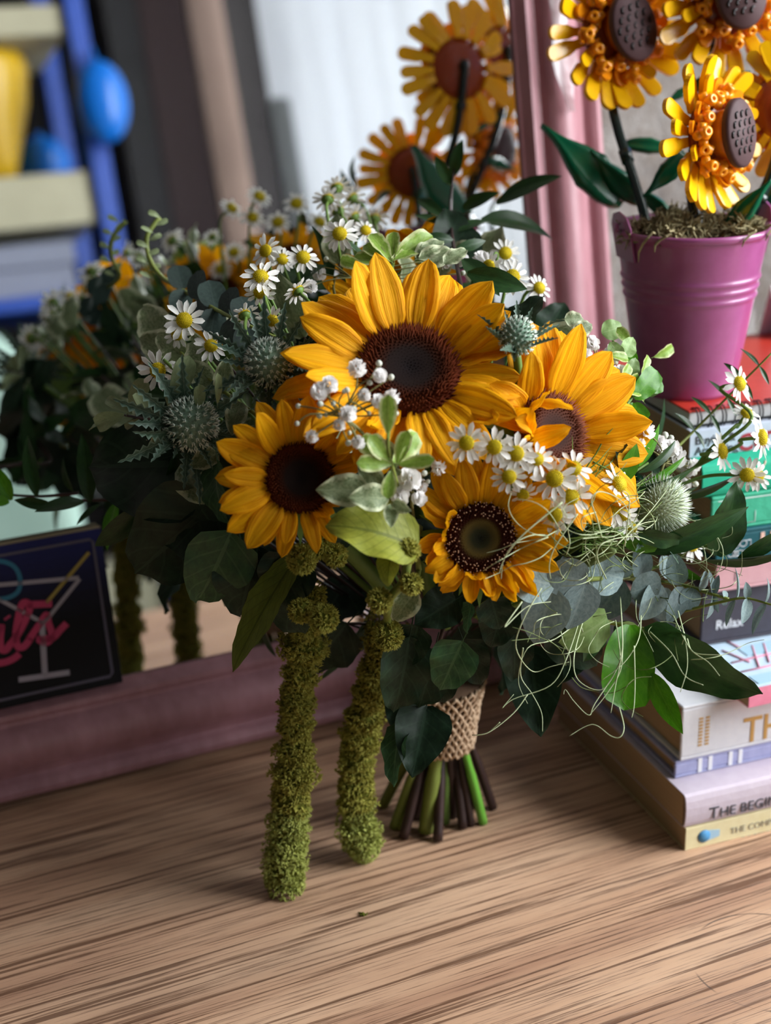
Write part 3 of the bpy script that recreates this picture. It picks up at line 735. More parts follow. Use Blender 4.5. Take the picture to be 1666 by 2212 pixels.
# ================================================================== the far side of the room, seen in the mirror
simple('shelf_blue', '2450b4', .4, .5, c2='1f49a8'); simple('board_beige', 'c2bb9e', .6, c2='b5ae92', scale=8); simple('bright_blue', '1272d6', .3, .5); simple('bright_yellow', 'e0b31a', .35, .5)
simple('lavender_grey', '8f93a6', .7); simple('mint_fabric', 'c2ddd0', .8, .2, c2='b2d0c2', scale=10); simple('charcoal', '2b2829', .6, c2='231f20', scale=4); simple('maroon_dark', '3d2625', .6)
simple('post_brown', '7d6558', .6, c2='6f584c', scale=5); simple('post_grey', '8d8f8c', .6); simple('curtain_white', 'e6e8ec', .85, .2, trans=.08); simple('grey_fabric', '6d7376', .9, .1)
BS = -1.25
def rp(px, py, b=BS): 
    p = mref(px, py, b); return p.dot(A), p.z
sa, _ = rp(222, 400)
shelf = empty('shelf_unit', ab(sa, BS, FLOOR_Z)); shelf.matrix_basis = frame(A, B, Z, ab(sa, BS, FLOOR_Z)); tag(shelf, 'blue framed open shelf with beige boards, seen in the mirror', 'shelf')
pw = .042
for da in (0, -.62):
    for db in (0, -.30):
        bevel(add('post', MB().box((da - pw / 2, db - pw / 2, 0), (da + pw / 2, db + pw / 2, 2.05)).mesh('post', False), 'shelf_blue', shelf), .004)
shz = []
for (y0_, y1_) in ((10, 75), (375, 490)):
    zt = rp(100, y0_)[1] - FLOOR_Z; zb = rp(100, y1_)[1] - FLOOR_Z
    shz.append(zt)
    bevel(add('shelf_board', MB().box((-.60, -.30, zb), (-.022, .0, zt)).mesh('shelf_board', False), 'board_beige', shelf), .003)
zt = rp(280, 1215)[1] - FLOOR_Z; zb = rp(280, 1330)[1] - FLOOR_Z
bevel(add('shelf_board', MB().box((-.60, -.30, zb), (-.022, .0, zt)).mesh('shelf_board', False), 'board_beige', shelf), .003)
bevel(add('shelf_board', MB().box((-.60, -.30, .12), (-.022, .0, .15)).mesh('shelf_board', False), 'board_beige', shelf), .003)
z_sh = shz[1] + FLOOR_Z
# things standing on that shelf
ya = rp(25, 200)[0]; top = rp(25, 90)[1]
hh = top - z_sh
m = MB(); m.lathe([(.001, 0), (.030, 0), (.045, hh * .18), (.085, hh * .62), (.098, hh * .9), (.092, hh), (.001, hh)], 28)
o = add('yellow_pot', m.mesh('yellow_pot'), 'bright_yellow', None, Matrix.Translation(ab(ya - .03, BS - .13, z_sh))); tag(o, 'big yellow pot on the blue framed shelf', 'pot')
ba = rp(105, 240)[0]; r_ = (rp(105, 175)[1] - rp(105, 305)[1]) / 2
m = MB(); m.ball((0, 0, r_), r_, None, 24, 14); m.lathe([(r_ * .12, 2 * r_ - .002), (r_ * .12, 2 * r_ + .008), (.0005, 2 * r_ + .010)], 10)
o = add('blue_ball', m.mesh('blue_ball'), 'bright_blue', None, Matrix.Translation(ab(ba + .015, BS - .21, z_sh))); tag(o, 'bright blue ball on the shelf behind the yellow pot', 'ball')
hz = rp(232, 235)[1]
m = MB(); m.ball((0, 0, 0), (.055, .045, .085), None, 20, 12); m.tube([(0, 0, .07), (0, -.012, .11), (0, -.03, .10)], .004, 6)
o = add('blue_bag', m.mesh('blue_bag'), 'bright_blue', None, frame(A, B, Z, ab(sa + .012, BS + .065, hz))); tag(o, 'round bright blue bag hanging on the blue shelf post', 'bag')
zl = rp(60, 640)[1]; zt_ = rp(60, 520)[1]
o = add('storage_box', None); o.matrix_basis = frame(A, B, Z, ab(sa - .58, BS - .26, zl)); tag(o, 'lavender grey storage box under the beige shelf board', 'box')
bevel(add('box_body', MB().box((0, 0, 0), (.50, .22, zt_ - zl - .05)).mesh('box_body', False), 'lavender_grey', o), .006); bevel(add('lid', MB().box((-.006, -.006, zt_ - zl - .05), (.506, .226, zt_ - zl)).mesh('lid', False), 'lavender_grey', o), .005)
bevel(add('shelf_board', MB().box((-.60, -.30, zl - FLOOR_Z - .03), (-.022, .0, zl - FLOOR_Z)).mesh('shelf_board', False), 'shelf_blue', shelf), .003)
# pale mint armchair in front of the shelf
ca, cz = rp(30, 800, -.80)
ch = empty('armchair'); ch.matrix_basis = frame(A, B, Z, ab(ca - .25, -.80, FLOOR_Z)); tag(ch, 'pale mint rounded armchair, seen in the mirror', 'armchair')
ct = rp(40, 600, -.80)[1] - FLOOR_Z
m = MB()
for k in range(13):
    t_ = k / 12
    for j in range(13):
        s_ = -1 + 2 * j / 12; m.v.append(Vector((s_ * .36, -.16 - .12 * t_ + .10 * s_ * s_, .40 + (ct - .40) * t_ * (1 - .25 * abs(s_) ** 4))))
for k in range(12):
    for j in range(12): a_ = k * 13 + j; m.face((a_, a_ + 1, a_ + 14, a_ + 13))
o = add('backrest', m.mesh('backrest'), 'mint_fabric', ch); s_ = o.modifiers.new('t', 'SOLIDIFY'); s_.thickness = .10; o.modifiers.new('s', 'SUBSURF').levels = 1
bevel(add('seat', MB().box((-.32, -.16, .30), (.32, .34, .44)).mesh('seat', False), 'mint_fabric', ch), .04, 3)
for s_ in (-1, 1):
    bevel(add('armrest', MB().box((s_ * .36 - .05, -.2, .25), (s_ * .36 + .05, .32, .62)).mesh('armrest', False), 'mint_fabric', ch), .04, 3)
    for y_ in (-.2, .26): add('leg', MB().tube([(s_ * .30, y_, .31), (s_ * .32, y_, 0)], [.018, .012], 8).mesh('leg'), 'post_brown', ch)
# dark cupboard, posts and the curtain
b_ = WALL_F + .28
a0_, _ = mref(262, 300, b_).dot(A), 0; a1_ = mref(455, 300, b_).dot(A)
cb = empty('wardrobe'); cb.matrix_basis = frame(A, B, Z, ab(a0_, WALL_F + .005, FLOOR_Z)); tag(cb, 'tall dark brown wardrobe with a maroon door, seen in the mirror', 'wardrobe')
W_ = a1_ - a0_
bevel(add('carcass', MB().box((0, 0, 0), (W_, .25, 2.2)).mesh('carcass', False), 'charcoal', cb), .004)
d_ = bevel(add('door', MB().box((.01, .25, .05), (W_ * .42, .27, 2.15)).mesh('door', False), 'charcoal', cb), .003); add('handle', MB().tube([(W_ * .37, .29, 1.0), (W_ * .37, .29, 1.2)], .008, 8).mesh('handle'), 'post_grey', d_)
d_ = bevel(add('door', MB().box((W_ * .43, .25, .05), (W_ - .01, .27, 2.15)).mesh('door', False), 'maroon_dark', cb), .003); add('handle', MB().tube([(W_ * .48, .29, 1.0), (W_ * .48, .29, 1.2)], .008, 8).mesh('handle'), 'post_grey', d_)
p0 = mref(462, 300, WALL_F + .12).dot(A); p1 = mref(540, 300, WALL_F + .12).dot(A)
o = bevel(add('wooden_board', MB().box((0, 0, 0), (p1 - p0, .05, 2.25)).mesh('wooden_board', False), 'post_brown', None, frame(A, B, Z, ab(p0, WALL_F + .03, FLOOR_Z))), .004); tag(o, 'tall plain brown wooden board standing next to the dark wardrobe', 'board')
p0 = mref(590, 300, WALL_F + .35).dot(A); p1 = mref(640, 300, WALL_F + .35).dot(A); zt_ = mref(615, 210, WALL_F + .35).z
o = add('ironing_board', None); o.matrix_basis = frame(A, B, Z, ab(p0, WALL_F + .33, FLOOR_Z)); tag(o, 'narrow grey board standing upright between brown board and white curtain', 'board')
bevel(add('panel', MB().box((0, 0, .12), (p1 - p0, .03, zt_ - FLOOR_Z)).mesh('panel', False), 'post_grey', o), .012, 3)
for x_ in (.02, p1 - p0 - .02): add('foot', MB().tube([(x_, .015, .13), (x_, .015, 0)], .008, 6).mesh('foot'), 'charcoal', o)
# curtain hanging along the right wall beside the window
cb0 = -.55; m = MB(); n = 64; zt_, zb_ = CEIL_Z - .08, FLOOR_Z + .03
cb1 = -1.82
for k in range(n + 1):
    t_ = k / n; b_ = cb0 + (cb1 - cb0) * t_
    for z_, am in ((zt_, .018), ((zt_ + zb_) / 2, .034), (zb_, .045)):
        m.v.append(ab(WALL_R - .09 + am * math.sin(t_ * 2 * PI * 8) + .01 * math.sin(t_ * 31), b_, z_))
for k in range(n):
    for j in range(2): a_ = k * 3 + j; m.face((a_, a_ + 1, a_ + 4, a_ + 3))
o = add('curtain', None, None); tag(o, 'white curtain hanging in soft folds beside the window', 'curtain')
add('cloth', m.mesh('cloth'), 'curtain_white', o)
add('rod', MB().tube([ab(WALL_R - .09, WALL_F + .02, zt_ + .012), ab(WALL_R - .09, WIN[1] + .15, zt_ + .012)], .011, 10).mesh('rod'), 'charcoal', o)
for k in range(9): add('ring', MB().tube([ab(WALL_R - .09 + .019 * math.cos(2 * PI * j / 12), cb0 + (cb1 - cb0) * (k + .5) / 9, zt_ + .012 + .019 * math.sin(2 * PI * j / 12)) for j in range(13)], .003, 5).mesh('ring'), 'charcoal', o)

# ================================================================== the bouquet
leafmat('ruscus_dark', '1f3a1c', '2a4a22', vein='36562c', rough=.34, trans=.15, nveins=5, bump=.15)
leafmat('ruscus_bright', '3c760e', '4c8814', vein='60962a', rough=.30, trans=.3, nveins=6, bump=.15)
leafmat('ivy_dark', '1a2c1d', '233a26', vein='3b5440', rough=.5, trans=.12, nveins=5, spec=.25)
leafmat('ivy_mid', '2e4a30', '3b5d38', vein='66845a', rough=.48, trans=.2, nveins=5, spec=.28)
leafmat('pale_green', '7d9a5a', '8dab68', vein='a5bb84', rough=.45, trans=.25, nveins=6)
leafmat('pittosporum', '7b9d38', '93b34c', edge='c6ce90', vein='aac070', rough=.34, trans=.25, vary=.15, nveins=7)
leafmat('pitto_grey', '5f7048', '8b9670', edge='bfc5a2', vein='9aa57f', rough=.5, trans=.18, vary=.15, scale=16)
leafmat('sage', '7e8d62', '8f9c73', vein='a0ab86', rough=.5, trans=.2)
leafmat('lime', '8f9830', 'a4a93e', vein='6a741f', rough=.5, trans=.3, nveins=9, bump=1.0, veinmix=.75)
leafmat('olive', '5c6a22', '6b7a2a', vein='46541a', rough=.5, trans=.25, nveins=8, bump=.6, veinmix=.7)
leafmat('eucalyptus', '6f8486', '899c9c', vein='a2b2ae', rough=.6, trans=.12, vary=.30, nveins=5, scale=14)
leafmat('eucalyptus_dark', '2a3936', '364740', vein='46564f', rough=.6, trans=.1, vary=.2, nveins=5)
leafmat('bract_green', '334b3b', '46604e', vein='a5b8a5', edge='70897a', rough=.55, trans=.15, nveins=7)
def _petal():
    t = NT('sun_petal'); tc = t.add('ShaderNodeTexCoord'); mp = t.add('ShaderNodeMapping'); mp.inputs['Scale'].default_value = (7, .6, 1); t.link(tc.outputs['UV'], mp.inputs[0])
    oi = t.add('ShaderNodeObjectInfo'); ad = t.add('ShaderNodeVectorMath', operation='ADD'); t.link(mp.outputs[0], ad.inputs[0]); t.link(oi.outputs['Location'], ad.inputs[1])
    n = t.noise(ad.outputs[0], 2.2, 4, .6); c = t.ramp(n, [(.3, 'e89a04'), (.52, 'f7b009'), (.75, 'ffc31e')])
    sp = t.add('ShaderNodeSeparateXYZ'); t.link(tc.outputs['UV'], sp.inputs[0])
    c = t.mix(t.math('MULTIPLY', t.ramp(sp.outputs[1], [(.0, 1.0), (.40, 0.0)]), .35), c, 'de8a04')
    t.color(t.vary(c, .10)); t.rough(.55, .12); t.bump(n, .6, .0016); t.translucent(.30); MATS['sun_petal'] = t.m
    def disc(name, stops):
        t = NT(name); tc = t.add('ShaderNodeTexCoord'); ln = t.add('ShaderNodeVectorMath', operation='LENGTH')
        mp = t.add('ShaderNodeMapping'); mp.inputs['Scale'].default_value = (1, 1, .0); t.link(tc.outputs['Object'], mp.inputs[0]); t.link(mp.outputs[0], ln.inputs[0])
        n = t.noise(tc.outputs['Object'], 60, 3); f = t.math('ADD', ln.outputs['Value'], t.math('MULTIPLY_ADD', n, .16, -.08))
        t.color(t.ramp(f, stops)); t.rough(.8, .08); MATS[name] = t.m
    disc('disc_black', [(.0, '1b1516'), (.45, '221714'), (.62, '3f1d10'), (.85, '6e3219'), (1.0, '52200f')])
    disc('disc_olive', [(.0, '181a14'), (.25, '2b2a18'), (.48, '5a4a22'), (.60, '3a1a10'), (.9, '4a1f14'), (1.0, '331008')])
    disc('disc_brown', [(.0, '2a1d1b'), (.4, '3e2822'), (.7, '5e3324'), (.92, '7c4630'), (1.0, '6b3420')])
    t = NT('daisy_disc'); n = t.noise(t.coord('Object'), 5, 3); t.color(t.ramp(n, [(.3, 'a8960f'), (.7, 'd8bc16')])); t.rough(.7, .2); MATS['daisy_disc'] = t.m
_petal()
simple('seed_tip', 'a98267', .6); simple('daisy_white', 'f3f1ec', .6, .25, c2='e6e4de', scale=3, trans=.28, vary=.04)
simple('stem_green', '5d7a35', .5, .3, c2='6c8a40', scale=40, trans=.05); simple('stem_dark', '38231f', .5, .4, c2='2a1a18', scale=60, bump=.2); simple('stem_olive', '6d7832', .5, .35, c2='7e8a3e', scale=40)
simple('stem_bright', '57962a', .45, .4, c2='69a83a', scale=40); simple('cut_wood', 'b98458', .8)
simple('thistle_head', '6b8572', .7, .2, c2='839c88', scale=20); simple('thistle_tip', 'e2ecdf', .6, .2); simple('thistle_cream', 'b9c0a0', .7, .2, c2='8d9a78', scale=20)
simple('gyp_white', 'fdfbfa', .7, .2, trans=.22); simple('gyp_bud', 'b9bfae', .6, .3, c2='d9dccf', scale=300)
simple('amaranth', '938f3c', .8, .15, c2='aeaa52', scale=300, trans=.15, detail=2); simple('amaranth_tip', 'a0a650', .8, .15, c2='b8be6a', scale=300, trans=.15); simple('amaranth_core', '5c5f22', .9, .1)
simple('curl_pale', 'bcc8a2', .55, .3, c2='a3b084', scale=80); simple('curl_green', '6f7f4c', .55, .3, c2='5e6f3c', scale=80); simple('gyp_stem', '7d7a4c', .6, .2)
def _burlap():
    t = NT('burlap'); n = t.noise(t.coord('Object'), 500, 3); t.color(t.ramp(n, [(.3, 'a58c72'), (.7, 'c6ab90')])); t.rough(.95, .1); MATS['burlap'] = t.m
    simple('burlap_dark', '5f4a3a', .95, .1)
_burlap()

BQ = ground(950, 1780); BQ.z = 0.0
bouquet = empty('bouquet', BQ)
tag(bouquet, 'bouquet of sunflowers, chamomile, thistles and trailing greenery bound in burlap', 'bouquet')
DC = aty(850, 955, .825); DR = Vector((.165, .145, .135))
def dome(px, py, d=0.0, s=1.0):
    """the point of the bouquet's rounded head that a pixel meets, d metres farther along the ray"""
    r = ray(px, py); R = DR * s
    o = CAM - DC; O = Vector((o.x / R.x, o.y / R.y, o.z / R.z)); D = Vector((r.x / R.x, r.y / R.y, r.z / R.z))
    a, b, c = D.dot(D), O.dot(D), O.dot(O) - 1; disc = b * b - a * c
    t = (-b - math.sqrt(disc)) / a if disc > 0 else -b / a
    return CAM + r * t + r.normalized() * d
BIND = aty(962, 1600, .785)                       # where the stems are tied
NECK = aty(940, 1400, .785)
def loc(p): return p - BQ
def toward(p, r=0.0, u=0.0, c=1.0):
    return ((CAM - p).normalized() * c + RGT * r + UPV * u).normalized()
def part(name, mesh, mat, M=None, label=None, kind=None):
    o = add(name, mesh, mat, bouquet, M)
    if label: o['label'] = label
    if kind: o['kind'] = kind
    return o
def stem_to_neck(p, n, reach=.6):
    """a stem that leaves a flower at p against its facing n and runs down into the bunch"""
    q = NECK + (p - NECK) * .25; return catmull([p, p - n * .018 + Vector((0, 0, -.004)), p + (q - p) * .5 - n * .006, q], 5)

KINDS = {}
def kind(name, mat, n=3, **kw):
    KINDS[name] = []
    for k in range(n):
        kk = dict(kw); kk['seed'] = k * 7 + 1
        kk['bend'] = kw.get('bend', .4) * (.5 + .5 * k); kk['twist'] = kw.get('twist', .0) * (k - 1); kk['side'] = kw.get('side', 0.0) * (k - 1)
        m = leaf_mesh(name, norm=True, **kk); m.materials.append(MATS[mat]); KINDS[name].append(m)
kind('ruscus', 'ruscus_dark', prof='lance', aspect=.27, fold=.18, bend=.45, twist=.35, side=.12)
kind('ruscus_l', 'ruscus_bright', prof='lance', aspect=.30, fold=.15, bend=.4, twist=.3, side=.1)
kind('broad', 'ruscus_dark', prof='ovate', aspect=.50, fold=.12, bend=.45, wave=.10, twist=.2, nu=12, nv=8)
kind('broad_l', 'ruscus_bright', prof='blunt', aspect=.58, fold=.08, bend=.25, wave=.06, twist=.1, nu=12, nv=8)
kind('ivy', 'ivy_dark', prof='heart', aspect=.80, fold=.16, bend=.5, wave=.12, twist=.25, nu=11, nv=8, petiole=.25)
kind('ivy_m', 'ivy_mid', prof='heart', aspect=.75, fold=.14, bend=.45, wave=.12, twist=.2, nu=11, nv=8, petiole=.25)
kind('pale', 'pale_green', prof='ovate', aspect=.75, fold=.12, bend=.5, wave=.1, nu=10, nv=8)
kind('pitto', 'pittosporum', prof='obov', aspect=.50, fold=.16, bend=.35, wave=.10, twist=.25, petiole=.15)
kind('pittog', 'pitto_grey', prof='ovate', aspect=.62, fold=.12, bend=.4, wave=.16, nu=10, nv=8, petiole=.1)
kind('sagel', 'sage', prof='obov', aspect=.48, fold=.15, bend=.6, wave=.08, twist=.4, petiole=.2)
kind('limeleaf', 'lime', n=1, prof='ovate', aspect=.66, fold=.22, bend=1.5, wave=.10, nu=16, nv=10, groove=.05, ng=1)
kind('oliveleaf', 'olive', n=1, prof='lance', aspect=.27, fold=.2, bend=.7, wave=.10, nu=16, nv=8, teeth=.05)
kind('euc', 'eucalyptus', prof='round', aspect=.95, fold=.05, bend=.35, wave=.03, nu=10, nv=8)
kind('eucp', 'eucalyptus', prof='ovate', aspect=.80, fold=.10, bend=.35, nu=10, nv=8)
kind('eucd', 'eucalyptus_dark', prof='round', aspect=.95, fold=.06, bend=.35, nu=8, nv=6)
kind('bract', 'bract_green', prof='lance', aspect=.125, fold=.35, bend=.45, nu=18, nv=4, teeth=.85, twist=.3)
kind('fern', 'pale_green', prof='lance', aspect=.2, fold=.2, bend=.3)
LR = random.Random(77)
def leaf(parent, k, b, t, roll=0.0, w=1.0, out=.5, name='leaf', face=None):
    d = t - b; L = d.length; d.normalize(); mid = (b + t) / 2
    n = face if face is not None else (CAM - mid).normalized() + (mid - DC).normalized() * out
    n = (n - d * n.dot(d)).normalized(); n = Quaternion(d, rad(roll)) @ n; x = d.cross(n)
    return add(name, LR.choice(KINDS[k]), None, parent, frame(x, d, n, loc(b)) @ Matrix.Diagonal((L * w, L, L, 1)))
def sprig(name, label, pts, leaves, stem_r=.0011, stem_mat='stem_green', n=5, dz=0.0):
    """pts: (px, py, d) along the stem; leaves: (kind, base px, py, d, tip px, py, d, roll, width)"""
    P = catmull([dome(p[0], p[1], p[2] + dz) for p in pts], n)
    m = MB(); m.tube([loc(p) for p in P], [stem_r * (1 - .5 * k / len(P)) for k in range(len(P))], 6)
    o = part(name, m.mesh(name), stem_mat, None, label)
    for (k, bx, by, bd, tx, ty, td, rl, w) in leaves:
        if k in ('euc', 'eucp'): bx, by, tx, ty = bx, by, bx + (tx - bx) * 1.18, by + (ty - by) * 1.18
        if k[:3] == 'euc': td = bd + max(-.007, min(.007, td - bd))
        b = dome(bx, by, bd + dz); t = dome(tx, ty, td + dz); lat = math.hypot(tx - bx, ty - by) * pxm(b)
        lim = .42 * lat; dd = max(-lim, min(lim, depth(t) - depth(b))); r = ray(tx, ty); t = CAM + r * (depth(b) + dd)   # leaves lie mostly across the view
        leaf(o, k, b, t, rl, w)
    return o

# ---------------------------------------------------------------- sunflowers
PET = [leaf_mesh('petal', 'petal', .40, 10, 8, .10, b_, groove=.15, ng=3, twist=t_, wave=w_, seed=s_) for s_, (b_, t_, w_) in enumerate(((.25, 0, .05), (.5, .25, .08), (-.15, -.2, .05), (.05, .15, .1), (.7, -.15, .1)))]
PETC = [leaf_mesh('petal', 'petal', .42, 10, 8, .30, b_, groove=.08, ng=3, twist=t_, wave=.14, seed=s_ + 9) for s_, (b_, t_) in enumerate(((-1.2, .3), (-.8, -.5), (1.4, .5)))]
for q in PET + PETC: q.materials.append(MATS['sun_petal'])
def disc_mesh(n=520, seed=1, tips=False, spike=1.0):
    r_ = random.Random(seed); m = MB()
    m.lathe([(1.0, -.20), (1.02, -.02), (.9, .10), (.65, .17), (.4, .16), (.15, .12), (.0005, .11)], 28)
    dome_z = lambda q: .10 + .07 * math.exp(-((q - .68) / .25) ** 2) - (.10 if q > .93 else 0) * (q - .93) / .07
    for i in range(n):
        q = math.sqrt((i + .5) / n); a = i * 2.399963
        p = Vector((q * math.cos(a), q * math.sin(a), dome_z(q) - .01)); o = Vector((math.cos(a), math.sin(a), 0))
        if q > .62:
            m.cur = 0; d = (o * (.9 * (q - .55) * 2 * spike) + Vector((0, 0, 1)) + Vector((r_.gauss(0, .18), r_.gauss(0, .18), 0))).normalized(); m.cone(p, d, .030, .13 + .10 * r_.random() * spike, 4)
            if tips and r_.random() < .55: m.cur = 1; m.ball(p + d * .17, .024, None, 5, 4); m.cur = 0
        else:
            d = (Vector((0, 0, 1)) - o * .35 * (1 - q)).normalized(); m.cone(p, d, .034, .05 + .05 * q, 4)
    return m.mesh('seed_disc')
DM = {'disc_black': disc_mesh(620, 1), 'disc_olive': disc_mesh(560, 2, True, .5), 'disc_brown': disc_mesh(560, 3, False, 1.3)}
for k_, m_ in DM.items(): m_.materials.append(MATS[k_]); m_.materials.append(MATS['seed_tip'])
def sunflower(label, px, py, d, r, u, disc_px, pet_px, disc='disc_black', n1=19, n2=17, seed=1, spec=None, pos=None, nrm=None, squash=1.0):
    rn = random.Random(seed); c = pos if pos is not None else dome(px, py, d); n = nrm if nrm is not None else toward(c, r, u)
    s = pxm(c); rd = disc_px * s; pl = pet_px * s
    X = (RGT - n * RGT.dot(n)).normalized(); Y = n.cross(X)
    FM = frame(X, Y, n, loc(c)); Fi = FM.inverted()
    m = MB()
    for k in range(16):                                   # green sepals behind the petals
        a = 2 * PI * (k + rn.uniform(-.2, .2)) / 16; o_ = Vector((math.cos(a), math.sin(a), 0)); t_ = Vector((-math.sin(a), math.cos(a), 0)); L = rd * rn.uniform(1.0, 1.3)
        k0 = len(m.v); m.v += [o_ * rd * .6 - t_ * rd * .22 + Vector((0, 0, -rd * .32)), o_ * rd * .6 + t_ * rd * .22 + Vector((0, 0, -rd * .32)), o_ * (rd * .7 + L * .5) + t_ * rd * .14 + Vector((0, 0, -rd * .34)), o_ * (rd * .7 + L) + Vector((0, 0, -rd * .5)), o_ * (rd * .7 + L * .5) - t_ * rd * .14 + Vector((0, 0, -rd * .34))]
        m.face((k0, k0 + 1, k0 + 2, k0 + 4)); m.face((k0 + 4, k0 + 2, k0 + 3))
    m.lathe([(.0003, -rd * .75), (rd * .3, -rd * .7), (rd * .85, -rd * .35), (rd * .98, -rd * .1)], 18)
    q = [Fi @ loc(p_) for p_ in stem_to_neck(c - n * rd * .7, n)]
    m.tube(q, .0045, 8)
    o = part('sunflower', m.mesh('sunflower_calyx'), 'stem_green', FM, label)
    add('seed_disc', DM[disc], None, o, Matrix.Diagonal((rd, rd, rd, 1)))
    for ring, cnt in ((0, n1), (1, n2)):
        for k in range(cnt):
            ang = 360 * (k + .5 * ring + rn.uniform(-.22, .22)) / cnt
            el = rn.gauss(9, 6) if ring == 0 else rn.gauss(22, 7); ln = rn.uniform(.90, 1.08) * (1 if ring == 0 else .93); curl = False; w = rn.uniform(.9, 1.15); tw = rn.gauss(0, 9)
            if spec:
                v = spec(ang % 360, ring, rn)
                if v is None: continue
                el += v.get('el', 0); ln *= v.get('ln', 1); curl = v.get('curl', False); w *= v.get('w', 1); tw += v.get('tw', 0)
            a = rad(ang); L = pl * ln + rd * .12
            M = Matrix.Rotation(a - PI / 2, 4, 'Z') @ Matrix.Translation((0, rd * .90, -rd * (.12 if ring == 0 else .02))) @ Matrix.Rotation(rad(el), 4, 'X') @ Matrix.Rotation(rad(tw), 4, 'Y') @ Matrix.Diagonal((L * w, L, L, 1))
            add('petal', rn.choice(PETC if curl else PET), None, o, M)
    return o
def between(a, lo_, hi_): return lo_ <= a <= hi_ if lo_ <= hi_ else (a >= lo_ or a <= hi_)
def sp1(a, ring, rn):
    if between(a, 30, 170): return dict(el=6 if ring else 2, ln=1.04, w=1.12)
    if between(a, 170, 235): return dict(el=2, ln=1.05)
    if between(a, 235, 330): return dict(el=-12, ln=.9, curl=rn.random() < .45, tw=rn.gauss(0, 22))
    return dict(el=-4, ln=.82, curl=rn.random() < .25, tw=rn.gauss(0, 15))
sunflower('largest sunflower with a black seed disc, highest in the bouquet', 884, 800, -.012, .12, .62, 110, 172, 'disc_black', 21, 19, 11, sp1)
def sp2(a, ring, rn):
    if between(a, 300, 62): return dict(el=48 if ring else 34, ln=.72, curl=rn.random() < .4, tw=rn.gauss(0, 25))
    if between(a, 235, 300): return dict(el=8, ln=.85, tw=rn.gauss(0, 14))
    return dict(el=3, ln=1.0, w=1.15)
sunflower('shaded sunflower with petals curling over its dark disc', 648, 1033, -.024, .22, .10, 76, 118, 'disc_black', 18, 15, 22, sp2)
def sp3(a, ring, rn):
    if between(a, 130, 255): return dict(el=55 if ring else 38, ln=.72, curl=rn.random() < .5, tw=rn.gauss(0, 18))
    if between(a, 255, 310): return dict(el=10, ln=.9)
    return dict(el=5, ln=1.05, w=1.2)
sunflower('bright sunflower turned aside so its near petals cover half the disc', 1192, 935, -.008, .72, .28, 88, 165, 'disc_brown', 19, 15, 33, sp3)
def sp4(a, ring, rn):
    if between(a, 40, 130): return dict(el=10, ln=1.02, w=1.15)
    if between(a, 145, 300): return dict(el=25 if ring else 8, ln=.68, curl=True, tw=rn.gauss(0, 25), w=1.1)
    if between(a, 300, 330): return dict(el=-5, ln=.95, curl=rn.random() < .5, tw=rn.gauss(0, 20))
    return dict(el=6, ln=1.0)
sunflower('lower sunflower with an olive centre and speckled seed ring', 1037, 1163, -.022, .10, -.06, 78, 112, 'disc_olive', 18, 16, 44, sp4)
pb = mref(470, 640, .76); sunflower('sunflower at the back of the bouquet facing the mirror', 0, 0, 0, 0, 0, 62, 105, 'disc_black', 16, 12, 55, None, pos=pb, nrm=(-MN * 1.0 + Z * .5 - A * .35).normalized())
pb = mref(640, 560, .80); sunflower('sunflower at the back of the bouquet near its top, facing the mirror', 0, 0, 0, 0, 0, 55, 85, 'disc_black', 15, 12, 56, None, pos=pb, nrm=(-MN * .7 + Z * .8).normalized())

# ---------------------------------------------------------------- chamomile
DPET = [leaf_mesh('petal', 'blunt', .36, 4, 4, .05, b_, groove=.12, ng=2, seed=s_) for s_, b_ in enumerate((.15, .5, -.2))]
for q in DPET: q.materials.append(MATS['daisy_white'])
def _ddisc():
    m = MB(); m.lathe([(1.0, -.25), (1.02, .02), (.85, .34), (.55, .55), (.25, .64), (.0005, .66)], 16)
    for i in range(90):
        q = math.sqrt((i + .5) / 90); a = i * 2.399963; p = Vector((q * math.cos(a), q * math.sin(a), .64 * math.sqrt(max(0, 1 - .8 * q * q)) - .05)); m.cone(p, p + Vector((0, 0, .6)), .085, .17, 4)
    return m.mesh('flower_disc')
ddm = _ddisc(); ddm.materials.append(MATS['daisy_disc'])
def petal_ring(seed):
    """all petals of a far or half hidden bloom in one mesh"""
    rn = random.Random(seed); m = MB(); n = 13
    for k in range(n):
        a = 2 * PI * (k + rn.uniform(-.2, .2)) / n; el = rad(rn.gauss(-4, 9)); src = rn.choice(DPET)
        M = Matrix.Rotation(a - PI / 2, 4, 'Z') @ Matrix.Translation((0, .8, 0)) @ Matrix.Rotation(el, 4, 'X') @ Matrix.Diagonal((1.7, 1.7, 1.7, 1)); k0 = len(m.v)
        m.v += [M @ v.co for v in src.vertices]
        for p in src.polygons: m.face(tuple(k0 + i for i in p.vertices))
    me = m.mesh('petals'); me.materials.append(MATS['daisy_white']); return me
RINGS = [petal_ring(k) for k in range(3)]
DR_ = random.Random(9)
